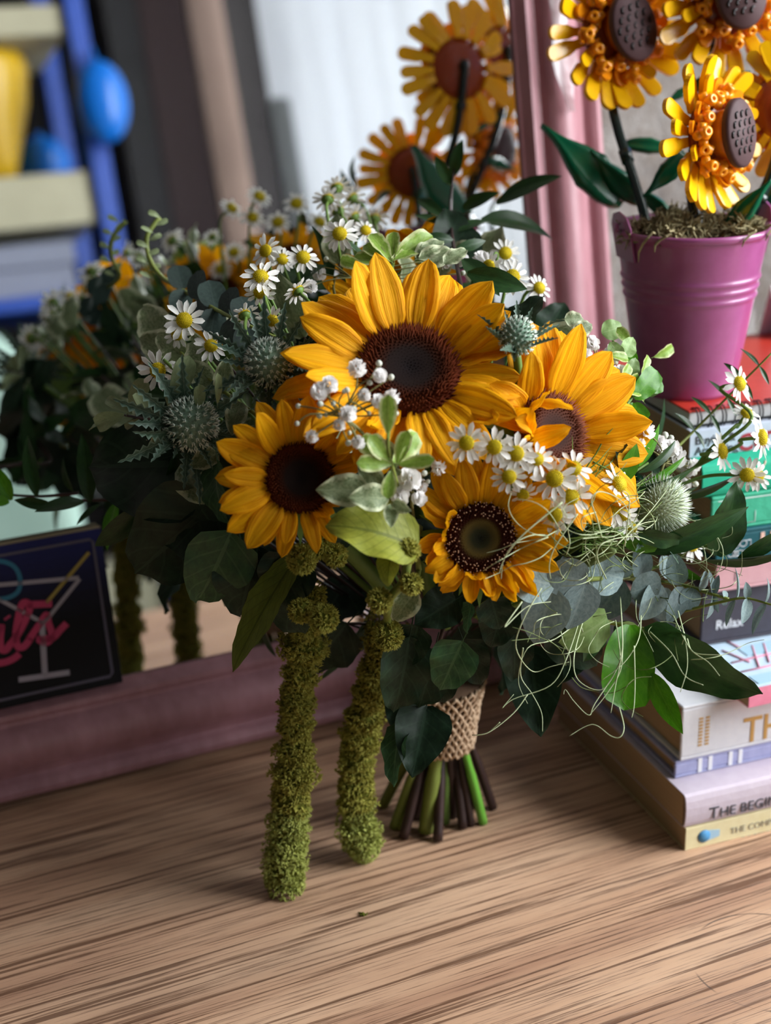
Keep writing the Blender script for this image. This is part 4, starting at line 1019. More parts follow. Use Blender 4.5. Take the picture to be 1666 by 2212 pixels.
def daisy(px, py, d=0.0, r=0.0, u=0.2, R=37, full=True, droop=0.0, pos=None, nrm=None, miss=0, label=None, stem=None):
    R *= 1.07
    c = pos if pos is not None else dome(px, py, d); n = nrm if nrm is not None else toward(c, r, u)
    s = pxm(c); rd = R * .37 * s; X = (RGT - n * RGT.dot(n)).normalized(); Y = n.cross(X); FM = frame(X, Y, n, loc(c)); Fi = FM.inverted()
    m = MB(); m.lathe([(.0003, -rd * .75), (rd * .5, -rd * .65), (rd * .95, -rd * .25), (rd * .9, -rd * .1)], 10)
    P = stem_to_neck(c - n * rd * .6, n) if stem is None else catmull([c - n * rd * .6, c - n * .012] + [dome(*q) for q in stem], 5)
    m.tube([Fi @ loc(p) for p in P], .0010, 5)
    o = part('chamomile', m.mesh('chamomile_stem'), 'stem_green', FM, label)
    add('flower_disc', ddm, None, o, Matrix.Diagonal((rd, rd, rd, 1)))
    if full:
        N = DR_.choice((12, 13, 14)); L = (R * s - rd * .75)
        for k in range(N - miss):
            a = 2 * PI * (k + DR_.uniform(-.2, .2)) / N + (1.2 if miss else 0); el = rad(DR_.gauss(-2 - droop, 8)); q = L * DR_.uniform(.9, 1.08)
            add('petal', DR_.choice(DPET), None, o, Matrix.Rotation(a - PI / 2, 4, 'Z') @ Matrix.Translation((0, rd * .8, 0)) @ Matrix.Rotation(el, 4, 'X') @ Matrix.Rotation(DR_.gauss(0, .2), 4, 'Y') @ Matrix.Diagonal((q * 1.05, q, q, 1)))
    else:
        add('petals', RINGS[DR_.randrange(3)], None, o, Matrix.Diagonal((rd, rd, rd, 1)))
    return o
daisy(398, 692, -.01, .15, .15, 44, label='chamomile bloom with two long stray petals beside the thistles')
daisy(383, 722, .0, -.3, -.25, 34, False); daisy(456, 747, -.012, .05, .35, 37); daisy(341, 800, -.012, -.1, -.05, 43)
daisy(388, 812, -.004, .5, -.75, 36, False)
daisy(563, 598, -.01, .1, .5, 42, droop=6); daisy(562, 632, .0, -.1, -.5, 36, False); daisy(587, 692, -.004, .1, -.85, 37, False)
daisy(574, 542, .01, -.55, .35, 36); daisy(734, 505, .02, .0, .45, 40, droop=14); daisy(655, 556, .02, .1, .5, 38, False); daisy(610, 560, .03, .3, .4, 32, False); daisy(790, 498, .05, .3, .6, 30, False)
daisy(1107, 598, .03, .2, .15, 42, False); daisy(1092, 547, .055, .3, .25, 36, False); daisy(1056, 574, .045, -.25, -.3, 34, False); daisy(1165, 622, .05, .6, .35, 34, False)
for (x_, y_, r_, u_, q_) in ((1008, 957, -.1, -.05, 42), (1068, 966, -.1, .0, 42), (1115, 980, .0, .1, 44), (1160, 992, .3, .3, 38), (1100, 1030, -.05, .15, 40), (1198, 1034, -.05, .15, 48), (1240, 1012, .2, .25, 42), (1234, 1073, .1, .1, 44), (1199, 1112, -.15, -.05, 42)):
    daisy(x_, y_, -.042, r_, u_, q_)
daisy(1130, 1068, -.03, .0, -.8, 34, False)
for (x_, y_, d_, r_, u_, q_) in ((1337, 1046, -.03, 1.0, .45, 46), (1325, 1096, -.028, .3, .35, 42), (1347, 1112, -.026, .3, .1, 34)): daisy(x_, y_, d_, r_, u_, q_)
daisy(1363, 1140, -.026, .5, .55, 34, False)
RS = [(1500, 1010, -.03), (1440, 1040, -.015), (1350, 1060, .0)]
daisy(1597, 829, -.035, 1.1, .35, 42, droop=5, stem=[(1625, 900, -.035), (1560, 960, -.035), (1500, 1010, -.03), (1420, 1060, -.01)])
daisy(1613, 893, -.03, .5, .75, 34, False, stem=[(1590, 920, -.035), (1530, 975, -.035)] + RS)
daisy(1645, 945, -.035, 1.7, .2, 46, stem=[(1600, 960, -.035), (1540, 990, -.035)] + RS)
daisy(1559, 975, -.04, 1.6, .25, 44, stem=[(1530, 985, -.035)] + RS)
daisy(1614, 1026, -.035, .2, -.3, 40, stem=[(1580, 1024, -.035), (1520, 1030, -.03), (1440, 1060, -.01)]); daisy(1637, 1028, -.03, .45, .15, 36, False, stem=[(1590, 1026, -.035), (1520, 1030, -.03), (1440, 1060, -.01)])
daisy(1494, 1177, -.02, .7, .35, 40, False)
for (x_, y_, b_) in ((505, 545, .78), (476, 582, .77), (228, 605, .70), (600, 480, .84), (545, 470, .83), (500, 450, .82), (640, 440, .86), (560, 425, .84), (150, 640, .70), (690, 480, .86)):
    p_ = mref(x_, y_, b_); daisy(0, 0, 0, 0, 0, 36, False, pos=p_, nrm=(-MN * .8 + Z * .6 - A * DR_.uniform(-.3, .4)).normalized())

# ---------------------------------------------------------------- thistles
def thistle_head(cream=False, seed=1):
    rn = random.Random(seed); m = MB(); m.lathe([(.0005, -1.0), (.6, -.85), (.88, -.4), (.92, .1), (.75, .65), (.4, .98), (.0005, 1.08)], 18)
    n = 130 if not cream else 760
    for i in range(n):
        t = 1 - 1.75 * (i + .5) / n; a = i * 2.399963; rr = math.sqrt(max(0, 1 - t * t)); p = Vector((rr * .92 * math.cos(a), rr * .92 * math.sin(a), t * 1.08)); d = (Vector((p.x, p.y, p.z * .8)).normalized() + Vector((rn.gauss(0, .1), rn.gauss(0, .1), .15))).normalized()
        if cream: m.cur = i % 2; m.cone(p * .97, d, .035, .34 * rn.uniform(.7, 1.2), 3)
        else:
            m.cur = 0; m.cone(p * .90, d, .105, .44, 5); m.cur = 1; q = p * .90 + d * .25
            u_ = d.orthogonal().normalized(); w_ = d.cross(u_)
            for j in range(4): b_ = j * PI / 2 + a; m.cone(q, d + (u_ * math.cos(b_) + w_ * math.sin(b_)) * .6, .050, .24, 3)
    return m.mesh('thistle_head')
TH1, TH2 = thistle_head(), thistle_head(True, 2)
for q in ('thistle_head', 'thistle_tip'): TH1.materials.append(MATS[q])
for q in ('thistle_cream', 'thistle_tip'): TH2.materials.append(MATS[q])
def thistle(label, px, py, d, r, u, Rpx, bract_px, n=11, cream=False, seed=1, c=1.0, el0=12, stretch=1.0):
    rn = random.Random(seed); p = dome(px, py, d); nn = toward(p, r, u, c); s = pxm(p); R = Rpx * s
    X = (RGT - nn * RGT.dot(nn)).normalized(); Y = nn.cross(X); FM = frame(X, Y, nn, loc(p)); Fi = FM.inverted()
    m = MB(); m.lathe([(.0003, -R * 1.2), (R * .4, -R * 1.1), (R * .6, -R * .85)], 10); m.tube([Fi @ loc(q) for q in stem_to_neck(p - nn * R * 1.1, nn)], .0022, 7)
    o = part('thistle', m.mesh('thistle_stem'), 'stem_green', FM, label)
    add('thistle_head', TH2 if cream else TH1, None, o, Matrix.Diagonal((R, R * stretch, R, 1)))
    for k in range(n):
        a = 2 * PI * (k + rn.uniform(-.25, .25)) / n; el = rad(el0 + rn.gauss(0, 13)); L = bract_px * s * rn.uniform(.75, 1.15)
        add('bract', rn.choice(KINDS['bract']), None, o, Matrix.Rotation(a - PI / 2, 4, 'Z') @ Matrix.Translation((0, R * .45, -R * .85)) @ Matrix.Rotation(el, 4, 'X') @ Matrix.Rotation(rn.gauss(0, .35), 4, 'Y') @ Matrix.Diagonal((L, L, L, 1)))
    return o
thistle('silvery thistle with a starry ruff of spiny bracts', 413, 916, -.016, .08, .16, 50, 140, 22, seed=3, el0=24)
thistle('silvery thistle tucked against the largest sunflower', 582, 784, -.014, -.1, .42, 45, 135, 20, seed=4, el0=28)
thistle('small green thistle standing between the two upper sunflowers', 1118, 728, -.030, .05, 1.3, 35, 100, 12, seed=5, c=.8, el0=40)
thistle('cream brush thistle lying among the curly strands', 1420, 1098, -.030, .45, .85, 62, 105, 9, True, seed=6, el0=20)

# ---------------------------------------------------------------- baby's breath
def _gyp():
    rn = random.Random(4); m = MB()
    for k in range(34):
        a = k * 2.399963; t = 1 - 1.5 * (k + .5) / 34; rr = math.sqrt(max(0, 1 - t * t)); d = Vector((rr * math.cos(a), rr * math.sin(a), t)); u_ = (d.orthogonal() + Vector((rn.gauss(0, .3), rn.gauss(0, .3), rn.gauss(0, .3)))); u_ = (u_ - d * u_.dot(d)).normalized(); w_ = d.cross(u_)
        k0 = len(m.v); b_ = d * .25; s_ = rn.uniform(.8, 1.1)
        for (fa, fb) in ((.12, -.16), (.12, .16), (.65, -.36), (.65, .36), (.95, -.30), (1.0, 0), (.95, .30)):
            m.v.append(b_ + d * (fa * .75 * s_) + u_ * (fb) + w_ * (.10 * math.sin(fb * 9) + .12 * fa))
        m.face((k0, k0 + 1, k0 + 3, k0 + 2)); m.face((k0 + 2, k0 + 3, k0 + 6, k0 + 5, k0 + 4))
    return m.mesh('bloom')
gym = _gyp(); gym.materials.append(MATS['gyp_white'])
gbm = MB().ball((0, 0, 0), (1, 1, 1.15), None, 8, 6).mesh('bud'); gbm.materials.append(MATS['gyp_bud'])
def gyp(label, root, blooms, buds, d=-.05, hub=None):
    R0 = dome(*root); hubp = dome(*hub) if hub else R0
    rn = random.Random(int(root[0])); m = MB(); items = []
    m.tube([loc(p) for p in catmull([R0 + (NECK - R0) * .3, R0, hubp], 4)], .0008, 5)
    for lst, isb in ((blooms, 0), (buds, 1)):
        for q in lst:
            p = dome(q[0], q[1], d + rn.uniform(-.006, .006)); mid = hubp + (p - hubp) * rn.uniform(.4, .6) + Vector((rn.gauss(0, .002), rn.gauss(0, .002), rn.gauss(.001, .002)))
            m.tube([loc(x_) for x_ in catmull([hubp, mid, p], 4)], .00042, 4); items.append((p, isb, q[2] if len(q) > 2 else None))
    o = part('babys_breath', m.mesh('babys_breath_stems'), 'gyp_stem', None, label)
    for p, isb, sz in items:
        s = pxm(p); n = toward(p, rn.gauss(0, .4), rn.gauss(.3, .4)); X = n.orthogonal().normalized(); Y = n.cross(X); M = frame(X, Y, n, loc(p))
        if isb: k = (sz or 7) * s; add('bud', gbm, None, o, M @ Matrix.Scale(k, 4))
        else: k = (sz or 19) * s * 1.12; add('bloom', gym, None, o, M @ Matrix.Scale(k, 4))
    return o
gyp("white baby's breath spray in front of the largest sunflower", (800, 960, -.03), [(772, 795, 20), (821, 812, 15), (787, 853, 14), (690, 846, 19), (712, 830, 18), (752, 894, 18), (733, 918, 13), (848, 858, 18), (818, 866, 15), (674, 943, 14), (775, 955, 14), (838, 875, 14)],
    [(819, 785), (845, 815), (799, 827, 6), (750, 842, 6), (744, 845, 6), (692, 872, 7), (720, 872, 6), (644, 877, 6), (764, 884, 8), (690, 898, 7), (704, 896, 5), (642, 915, 6), (755, 935, 5), (753, 957, 7), (797, 892, 5), (856, 893, 6)], -.050, (740, 900, -.046))
gyp("white baby's breath blooms between the variegated leaves and lower sunflower", (890, 1090, -.02), [(886, 1034, 24), (864, 1072, 20), (905, 1078, 16), (948, 1010, 17), (910, 1050, 14)], [(877, 1058, 6), (917, 1022, 7), (925, 1040, 5)], -.030, (890, 1060, -.02))
gyp("white baby's breath spray beside the cream brush thistle", (1400, 1060, -.0), [(1394, 930, 22), (1425, 957, 17), (1461, 986, 23), (1449, 968, 19), (1476, 1046, 17), (1488, 1014, 17), (1500, 1005, 14), (1384, 958, 11)], [(1437, 940, 8), (1450, 946, 7), (1500, 1022, 6), (1503, 1046, 7), (1490, 1000, 6), (1428, 980, 6), (1465, 1015, 6)], -.022, (1435, 1000, -.015))
gyp("blurred white baby's breath cluster by the magenta bucket", (1290, 860, .03), [(1278, 742, 16), (1266, 768, 15), (1300, 792, 18), (1312, 768, 14), (1340, 806, 18), (1345, 832, 16), (1322, 756, 13), (1352, 850, 12)], [(1330, 782), (1290, 750, 6)], .003, (1310, 830, .0))
gyp("white baby's breath peeping out behind the top of the largest sunflower", (720, 620, .06), [(690, 590, 15), (672, 618, 14), (648, 570, 14), (960, 566, 16), (998, 560, 15), (1040, 560, 18)], [(705, 560, 6), (1000, 590, 6)], .05, (760, 600, .05))

# ---------------------------------------------------------------- eucalyptus
E_ = 'euc'; EP = 'eucp'
sprig('eucalyptus_branch', 'silver blue eucalyptus branch reaching over the book spines', [(1040, 1300, .01), (1160, 1268, -.022), (1265, 1252, -.032), (1350, 1249, -.036), (1425, 1256, -.038), (1480, 1266, -.045), (1540, 1284, -.05), (1575, 1294, -.05)],
      [(E_, 1197, 1264, -.040, 1120, 1246, -.055, 12, 1.0), (E_, 1266, 1256, -.05, 1196, 1236, -.070, -15, 1.0), (E_, 1346, 1250, -.055, 1275, 1232, -.072, 10, 1.0), (E_, 1428, 1256, -.055, 1372, 1276, -.075, -20, 1.15),
       (EP, 1197, 1270, -.040, 1160, 1372, -.055, 10, .95), (EP, 1266, 1258, -.05, 1232, 1345, -.055, -14, .95), (EP, 1346, 1254, -.05, 1290, 1328, -.050, 15, .95), (EP, 1428, 1262, -.05, 1388, 1328, -.055, -12, .9),
       (EP, 1188, 1262, -.035, 1150, 1212, -.025, 20, .9), (EP, 1228, 1250, -.035, 1218, 1208, -.03, -10, .9), (EP, 1306, 1240, -.04, 1296, 1193, -.035, 12, .9), (EP, 1345, 1248, -.045, 1350, 1215, -.035, 0, 1.1), (EP, 1386, 1248, -.05, 1376, 1180, -.045, 14, .75), (E_, 1440, 1250, -.04, 1440, 1208, -.03, 10, .9), (EP, 1468, 1264, -.05, 1455, 1200, -.06, -18, .75),
       (EP, 1478, 1270, -.05, 1447, 1336, -.06, 15, .6), (E_, 1500, 1272, -.05, 1485, 1310, -.06, 25, .9), (E_, 1512, 1276, -.05, 1524, 1240, -.05, 35, .75), (EP, 1540, 1284, -.05, 1532, 1238, -.05, 40, .55), (EP, 1541, 1286, -.05, 1528, 1330, -.055, -30, .45), (EP, 1543, 1286, -.05, 1551, 1318, -.05, 45, .5), (EP, 1544, 1284, -.05, 1552, 1248, -.05, -45, .5), (E_, 1568, 1292, -.05, 1565, 1278, -.05, 20, .9), (E_, 1568, 1294, -.05, 1564, 1306, -.05, 20, .9), (E_, 1440, 1270, -.03, 1430, 1330, -.02, 25, .7)], .0016, 'stem_olive')
sprig('eucalyptus_branch', 'thin eucalyptus tip crossing the charcoal book spine', [(1480, 1320, -.02), (1560, 1300, -.03), (1610, 1292, -.03), (1666, 1306, -.03), (1720, 1320, -.03)],
      [(EP, 1590, 1295, -.03, 1588, 1235, -.03, 60, .35), (EP, 1588, 1297, -.03, 1572, 1345, -.03, 60, .35), (EP, 1615, 1292, -.03, 1612, 1262, -.035, 10, .7), (EP, 1616, 1294, -.03, 1605, 1340, -.035, -10, .6), (EP, 1652, 1302, -.03, 1656, 1255, -.03, 50, .4), (EP, 1655, 1304, -.03, 1630, 1362, -.03, 60, .35), (EP, 1690, 1312, -.03, 1696, 1270, -.03, 40, .5)], .0009, 'stem_olive', dz=-.03)
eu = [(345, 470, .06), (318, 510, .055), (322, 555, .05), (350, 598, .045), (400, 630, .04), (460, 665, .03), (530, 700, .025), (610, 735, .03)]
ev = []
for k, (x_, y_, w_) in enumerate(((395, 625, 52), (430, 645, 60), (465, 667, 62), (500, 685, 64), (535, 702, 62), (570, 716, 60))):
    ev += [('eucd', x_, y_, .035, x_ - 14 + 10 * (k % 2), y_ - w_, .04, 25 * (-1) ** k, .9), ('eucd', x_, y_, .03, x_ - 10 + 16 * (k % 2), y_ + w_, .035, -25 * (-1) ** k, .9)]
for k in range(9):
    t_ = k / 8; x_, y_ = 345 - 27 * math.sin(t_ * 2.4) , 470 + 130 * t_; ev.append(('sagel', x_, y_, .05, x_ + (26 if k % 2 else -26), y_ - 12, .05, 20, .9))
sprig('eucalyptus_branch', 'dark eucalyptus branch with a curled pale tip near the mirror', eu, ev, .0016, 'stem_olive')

# ---------------------------------------------------------------- greenery of the shaded side
sprig('ruscus_sprig', 'dark ruscus sprig with upright pointed leaves by the cocktail sign', [(420, 1100, .0), (330, 1085, .0), (250, 1080, .0), (170, 1082, .0), (110, 1095, .0)],
      [('ruscus', 195, 1085, .0, 176, 936, -.005, 10, 1.0), ('ruscus', 158, 1062, .01, 138, 985, .012, -20, 1.1), ('ruscus', 180, 1084, -.005, 74, 1106, -.012, 30, 1.1), ('ruscus', 300, 1088, -.0, 280, 915, -.01, 15, 1.0), ('ruscus', 345, 1092, -.0, 318, 945, -.01, -15, 1.1), ('ruscus_l', 252, 1085, -.01, 232, 1190, -.022, 10, 1.2), ('ruscus', 215, 1090, .0, 165, 1135, .0, 30, 1.0), ('ruscus', 380, 1095, .0, 385, 960, -.01, 10, 1.1), ('ruscus', 310, 1095, .0, 205, 1180, .0, -10, 1.2), ('ruscus', 120, 1096, .0, 30, 1080, .01, 20, 1.0)], .0014, 'stem_dark', dz=.012)
sprig('ruscus_sprig', 'ruscus tip reaching out to the edge of the sign', [(170, 1065, .01), (90, 1072, .015), (10, 1068, .02), (-40, 1060, .02)],
      [('ruscus_l', 25, 1080, .018, -20, 1000, .015, 10, 1.3), ('ruscus_l', 20, 1085, .018, -35, 1075, .01, 10, 1.5), ('ruscus', 80, 1072, .015, 60, 940, .02, 20, .9)], .0011, 'stem_dark', dz=.012)
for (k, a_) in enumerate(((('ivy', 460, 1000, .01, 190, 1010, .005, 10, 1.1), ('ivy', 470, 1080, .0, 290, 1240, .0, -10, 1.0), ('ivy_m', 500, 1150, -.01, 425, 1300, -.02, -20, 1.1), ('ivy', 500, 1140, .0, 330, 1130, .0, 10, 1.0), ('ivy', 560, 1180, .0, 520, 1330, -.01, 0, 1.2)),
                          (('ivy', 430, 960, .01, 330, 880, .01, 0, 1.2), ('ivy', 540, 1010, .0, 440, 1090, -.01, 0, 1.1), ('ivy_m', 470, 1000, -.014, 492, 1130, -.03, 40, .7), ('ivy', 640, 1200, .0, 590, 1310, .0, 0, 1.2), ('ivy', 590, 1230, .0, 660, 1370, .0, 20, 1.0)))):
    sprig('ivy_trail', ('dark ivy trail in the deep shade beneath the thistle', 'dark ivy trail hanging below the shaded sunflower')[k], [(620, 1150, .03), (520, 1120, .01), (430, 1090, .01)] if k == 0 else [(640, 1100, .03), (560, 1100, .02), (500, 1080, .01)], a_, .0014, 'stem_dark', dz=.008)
sprig('pittosporum_sprig', 'pale sage leaf sprig reaching out beneath the chamomile', [(450, 900, .01), (390, 895, -.0), (330, 905, -.01), (270, 897, -.015)],
      [('sagel', 268, 897, -.015, 207, 920, -.022, 10, 1.1), ('sagel', 266, 898, -.013, 192, 930, -.01, 40, .7), ('sagel', 285, 893, -.015, 228, 862, -.01, 20, .7), ('sagel', 280, 885, -.015, 318, 818, -.02, -10, 1.0), ('sagel', 330, 905, -.015, 293, 848, -.02, 25, .8), ('sagel', 365, 882, -.015, 382, 832, -.025, -10, 1.3), ('sagel', 375, 870, -.012, 410, 768, -.02, 15, .9), ('sagel', 430, 885, -.018, 432, 830, -.03, 20, .9), ('sagel', 470, 870, -.018, 470, 805, -.03, 30, .6), ('pittog', 315, 925, -.0, 345, 955, -.01, 0, 1.1), ('pittog', 350, 945, -.0, 322, 968, -.0, 0, 1.0), ('sagel', 300, 905, -.01, 270, 925, -.01, 0, .8)], .0012, 'stem_dark')
sprig('pittosporum_sprig', 'variegated pittosporum sprig behind the shaded thistles', [(560, 900, .02), (490, 850, .01), (420, 790, .01), (380, 750, .02)],
      [('pittog', 460, 830, .01, 400, 780, .0, 0, 1.0), ('pittog', 480, 850, .01, 490, 770, .0, 10, .9), ('pittog', 440, 800, .01, 420, 720, .01, -10, 1.0), ('sagel', 420, 790, .01, 350, 780, .01, 0, 1.1), ('pittog', 400, 770, .02, 340, 720, .03, 0, 1.1), ('pittog', 520, 870, .01, 500, 940, .0, 0, 1.0), ('pittog', 380, 760, .03, 300, 730, .04, 0, 1.2), ('pittog', 360, 740, .04, 310, 660, .05, 0, 1.2), ('pittog', 400, 1000, -.0, 440, 1090, -.015, 10, 1.2), ('pittog', 470, 980, -.0, 410, 1010, -.015, 10, 1.2)], .0012, 'stem_olive')

# ---------------------------------------------------------------- middle: variegated leaves, lime leaf, long olive leaf
sprig('pittosporum_sprig', 'bright variegated pittosporum whorl in the middle of the bouquet', [(870, 1120, .0), (858, 1050, -.035), (845, 1000, -.05), (838, 960, -.055), (842, 918, -.058)],
      [('pitto', 838, 935, -.058, 840, 852, -.066, 0, .95), ('pitto', 842, 1000, -.052, 797, 940, -.062, 10, 1.05), ('pitto', 845, 1002, -.052, 770, 1000, -.066, -5, .95), ('pitto', 858, 1000, -.050, 882, 930, -.060, -10, .9), ('pitto', 862, 1003, -.050, 940, 992, -.060, 5, .75), ('pitto', 845, 1018, -.050, 838, 1078, -.066, 0, 1.05), ('pitto', 850, 998, -.048, 902, 935, -.040, 15, 1.2), ('pitto', 835, 990, -.046, 778, 945, -.042, -10, 1.2), ('pitto', 862, 1000, -.052, 880, 962, -.062, 20, .6), ('pittog', 855, 1000, -.04, 790, 955, -.03, 0, 1.2), ('pittog', 860, 990, -.042, 905, 950, -.034, 0, 1.3)], .0013, 'stem_olive')
sprig('pittosporum_sprig', 'greyish speckled leaves under the pittosporum whorl', [(880, 1130, .0), (850, 1090, -.03), (800, 1060, -.04), (770, 1050, -.04)],
      [('pittog', 792, 1058, -.044, 682, 1058, -.055, 0, 1.05), ('pittog', 838, 1075, -.046, 752, 1075, -.060, 10, 1.1), ('pittog', 825, 1045, -.04, 772, 1005, -.04, 0, 1.1), ('pittog', 850, 1085, -.046, 888, 1105, -.06, 20, 1.1), ('pittog', 845, 1090, -.045, 845, 1140, -.06, 0, 1.0), ('pittog', 880, 1060, -.03, 850, 1010, -.03, 0, 1.1)], .0012, 'stem_olive')
o = sprig('amaranth_leaf', 'cupped lime green leaf below the speckled leaves', [(905, 1230, .0), (900, 1190, -.03), (895, 1165, -.04)], [], .0016, 'stem_olive')
leaf(o, 'limeleaf', dome(900, 1185, -.042), dome(702, 1136, -.050), 12, 1.05, face=toward(dome(800, 1180), .1, .35))
leaf(o, 'limeleaf', dome(850, 1185, -.04), dome(838, 1268, -.055), 10, .95, face=toward(dome(800, 1180), -.2, .3))
o = sprig('amaranth_leaf', 'long pointed olive leaf hanging beside the amaranth', [(700, 1130, .01), (680, 1160, -.01), (650, 1190, -.03)], [], .0016, 'stem_olive')
leaf(o, 'oliveleaf', aty(652, 1185, .694), aty(502, 1452, .684), 12, .95, face=toward(dome(580, 1300), -.3, .05))
o = sprig('amaranth_leaf', 'small folded olive leaf among the amaranth balls', [(905, 1230, .0), (900, 1270, -.03)], [('pittog', 900, 1275, -.03, 850, 1340, -.03, 10, 1.1)], .0014, 'stem_olive')

# ---------------------------------------------------------------- ivy and broad leaves underneath
IV = 'ivy'; IM = 'ivy_m'
sprig('ivy_trail', 'ivy trail with broad dark leaves falling over the burlap tie', [(980, 1250, .02), (960, 1350, -.02), (930, 1450, -.03), (910, 1530, -.035)],
      [(IM, 1000, 1385, -.045, 950, 1492, -.052, 10, 1.05), (IV, 922, 1525, -.052, 890, 1680, -.068, 0, .95), (IM, 868, 1565, -.05, 850, 1700, -.058, 35, .6), (IV, 885, 1375, -.025, 850, 1540, -.04, -10, .75), (IV, 985, 1295, -.02, 895, 1350, -.035, 10, 1.1), (IV, 905, 1350, -.02, 875, 1440, -.03, 15, 1.0), (IM, 1020, 1300, -.03, 1008, 1370, -.035, 50, .7), (IV, 940, 1400, -.015, 905, 1530, -.03, 0, .9), (IV, 1000, 1380, -.01, 1040, 1480, -.02, 0, .9), (IV, 945, 1420, -.01, 960, 1520, -.035, 0, 1.0), (IV, 870, 1480, -.02, 845, 1570, -.035, 10, .8)], .0014, 'stem_dark')
sprig('ivy_trail', 'dark ivy trail under the eucalyptus', [(1040, 1280, .02), (1100, 1350, -.01), (1140, 1400, -.02)],
      [(IV, 1145, 1400, -.03, 1168, 1592, -.035, 5, .80), (IV, 1090, 1300, -.02, 1060, 1400, -.03, 0, 1.0), (IV, 1250, 1390, -.03, 1215, 1475, -.03, 20, 1.0), (IV, 1200, 1340, -.02, 1290, 1440, -.03, 0, 1.0), (IV, 1060, 1290, -.025, 1080, 1360, -.035, 0, 1.2), (IV, 1110, 1360, -.01, 1110, 1470, -.02, 0, .8)], .0014, 'stem_dark')
sprig('leafy_stem', 'stem of broad green leaves in front of the book stack', [(1120, 1280, .0), (1230, 1320, -.03), (1320, 1345, -.045), (1395, 1360, -.055)],
      [('broad_l', 1362, 1350, -.06, 1348, 1535, -.072, 8, 1.02), ('broad', 1392, 1362, -.06, 1648, 1500, -.085, 28, .88), ('pale', 1312, 1335, -.05, 1205, 1388, -.06, -15, 1.05), ('ruscus_l', 1408, 1455, -.062, 1476, 1586, -.07, 30, 1.15), ('pale', 1340, 1342, -.05, 1452, 1358, -.05, 45, .6), ('broad', 1300, 1340, -.04, 1260, 1430, -.04, 0, 1.0), ('broad', 1330, 1350, -.035, 1420, 1420, -.03, 0, 1.0)], .0018, 'stem_olive', dz=-.012)
sprig('ruscus_sprig', 'glossy ruscus sprig in front of the teal book spines', [(1330, 1150, .0), (1420, 1175, -.01), (1520, 1180, -.015), (1600, 1160, -.02)],
      [('broad', 1548, 1200, -.02, 1592, 1040, -.03, 5, 1.0), ('ruscus', 1382, 1190, -.015, 1618, 1094, -.03, 20, .85), ('ruscus', 1520, 1208, -.015, 1720, 1185, -.02, 50, .8), ('ruscus', 1595, 1206, -.02, 1700, 1140, -.02, 20, 1.2), ('ruscus', 1470, 1075, -.01, 1600, 1022, -.01, 35, .9), ('ruscus_l', 1440, 1215, -.02, 1520, 1252, -.03, 30, 1.0), ('broad', 1380, 1150, -.01, 1480, 1165, -.02, 30, .7)], .0013, 'stem_green', dz=-.028)
sprig('leafy_stem', 'pointed green leaves fanning beside the bright sunflower', [(1280, 1080, .0), (1340, 1040, -.01), (1400, 1000, -.01)],
      [('ruscus_l', 1338, 1045, -.02, 1376, 958, -.03, 20, 1.7), ('ruscus_l', 1370, 1010, -.02, 1425, 915, -.025, 40, 1.0), ('ruscus', 1380, 1020, -.02, 1460, 950, -.02, 40, .8), ('ruscus', 1380, 1055, -.015, 1500, 1010, -.015, 40, .7), ('ruscus_l', 1385, 1048, -.012, 1480, 985, -.012, 30, .6), ('ruscus', 1400, 1070, -.01, 1510, 1050, -.01, 40, .7), ('ruscus_l', 1345, 1170, -.025, 1450, 1180, -.03, 20, 1.0)], .0012, 'stem_green')
# back right: thin dark sprig and pale leaves by the bucket
th = []
for k, (x_, y_) in enumerate(((1500, 930), (1535, 895), (1570, 858), (1605, 822), (1640, 790))):
    th += [('ruscus', x_, y_, .03, x_ - 42, y_ - 38, .03, 20, .95), ('ruscus', x_, y_, .03, x_ + 22, y_ + 42, .03, -20, .95)]
sprig('myrtle_sprig', 'thin dark olive sprig crossing the spiral notebook', [(1430, 1000, .02), (1480, 950, .03), (1560, 870, .03), (1670, 760, .03)], th, .0010, 'stem_olive', dz=-.045)
pl = []
rn = random.Random(12)
for k in range(15):
    x_, y_ = 1375 + rn.gauss(0, 24), 820 + rn.gauss(0, 55); a_ = rn.uniform(-2.6, .6); pl.append((rn.choice(('pitto', 'pitto', 'broad_l', 'pale')), x_, y_, .035, x_ + 46 * math.cos(a_), y_ + 46 * math.sin(a_), .03 + rn.uniform(-.01, .01), rn.uniform(-30, 30), 1.0))
pl += [('broad_l', 1370, 860, .03, 1420, 800, .03, 10, 1.0), ('broad_l', 1372, 870, .03, 1400, 905, .025, 10, .9), ('broad_l', 1368, 870, .03, 1360, 910, .025, 10, .9), ('pale', 1300, 720, .05, 1345, 705, .05, 0, 1.1), ('pittog', 1220, 690, .05, 1262, 690, .05, 0, 1.2), ('pittog', 1240, 720, .05, 1280, 700, .05, 0, 1.2)]
sprig('pittosporum_sprig', 'bright leafy sprig leaning on the magenta bucket', [(1300, 950, .02), (1345, 890, .03), (1375, 820, .035), (1320, 730, .05)], pl, .0011, 'stem_green', dz=-.035)
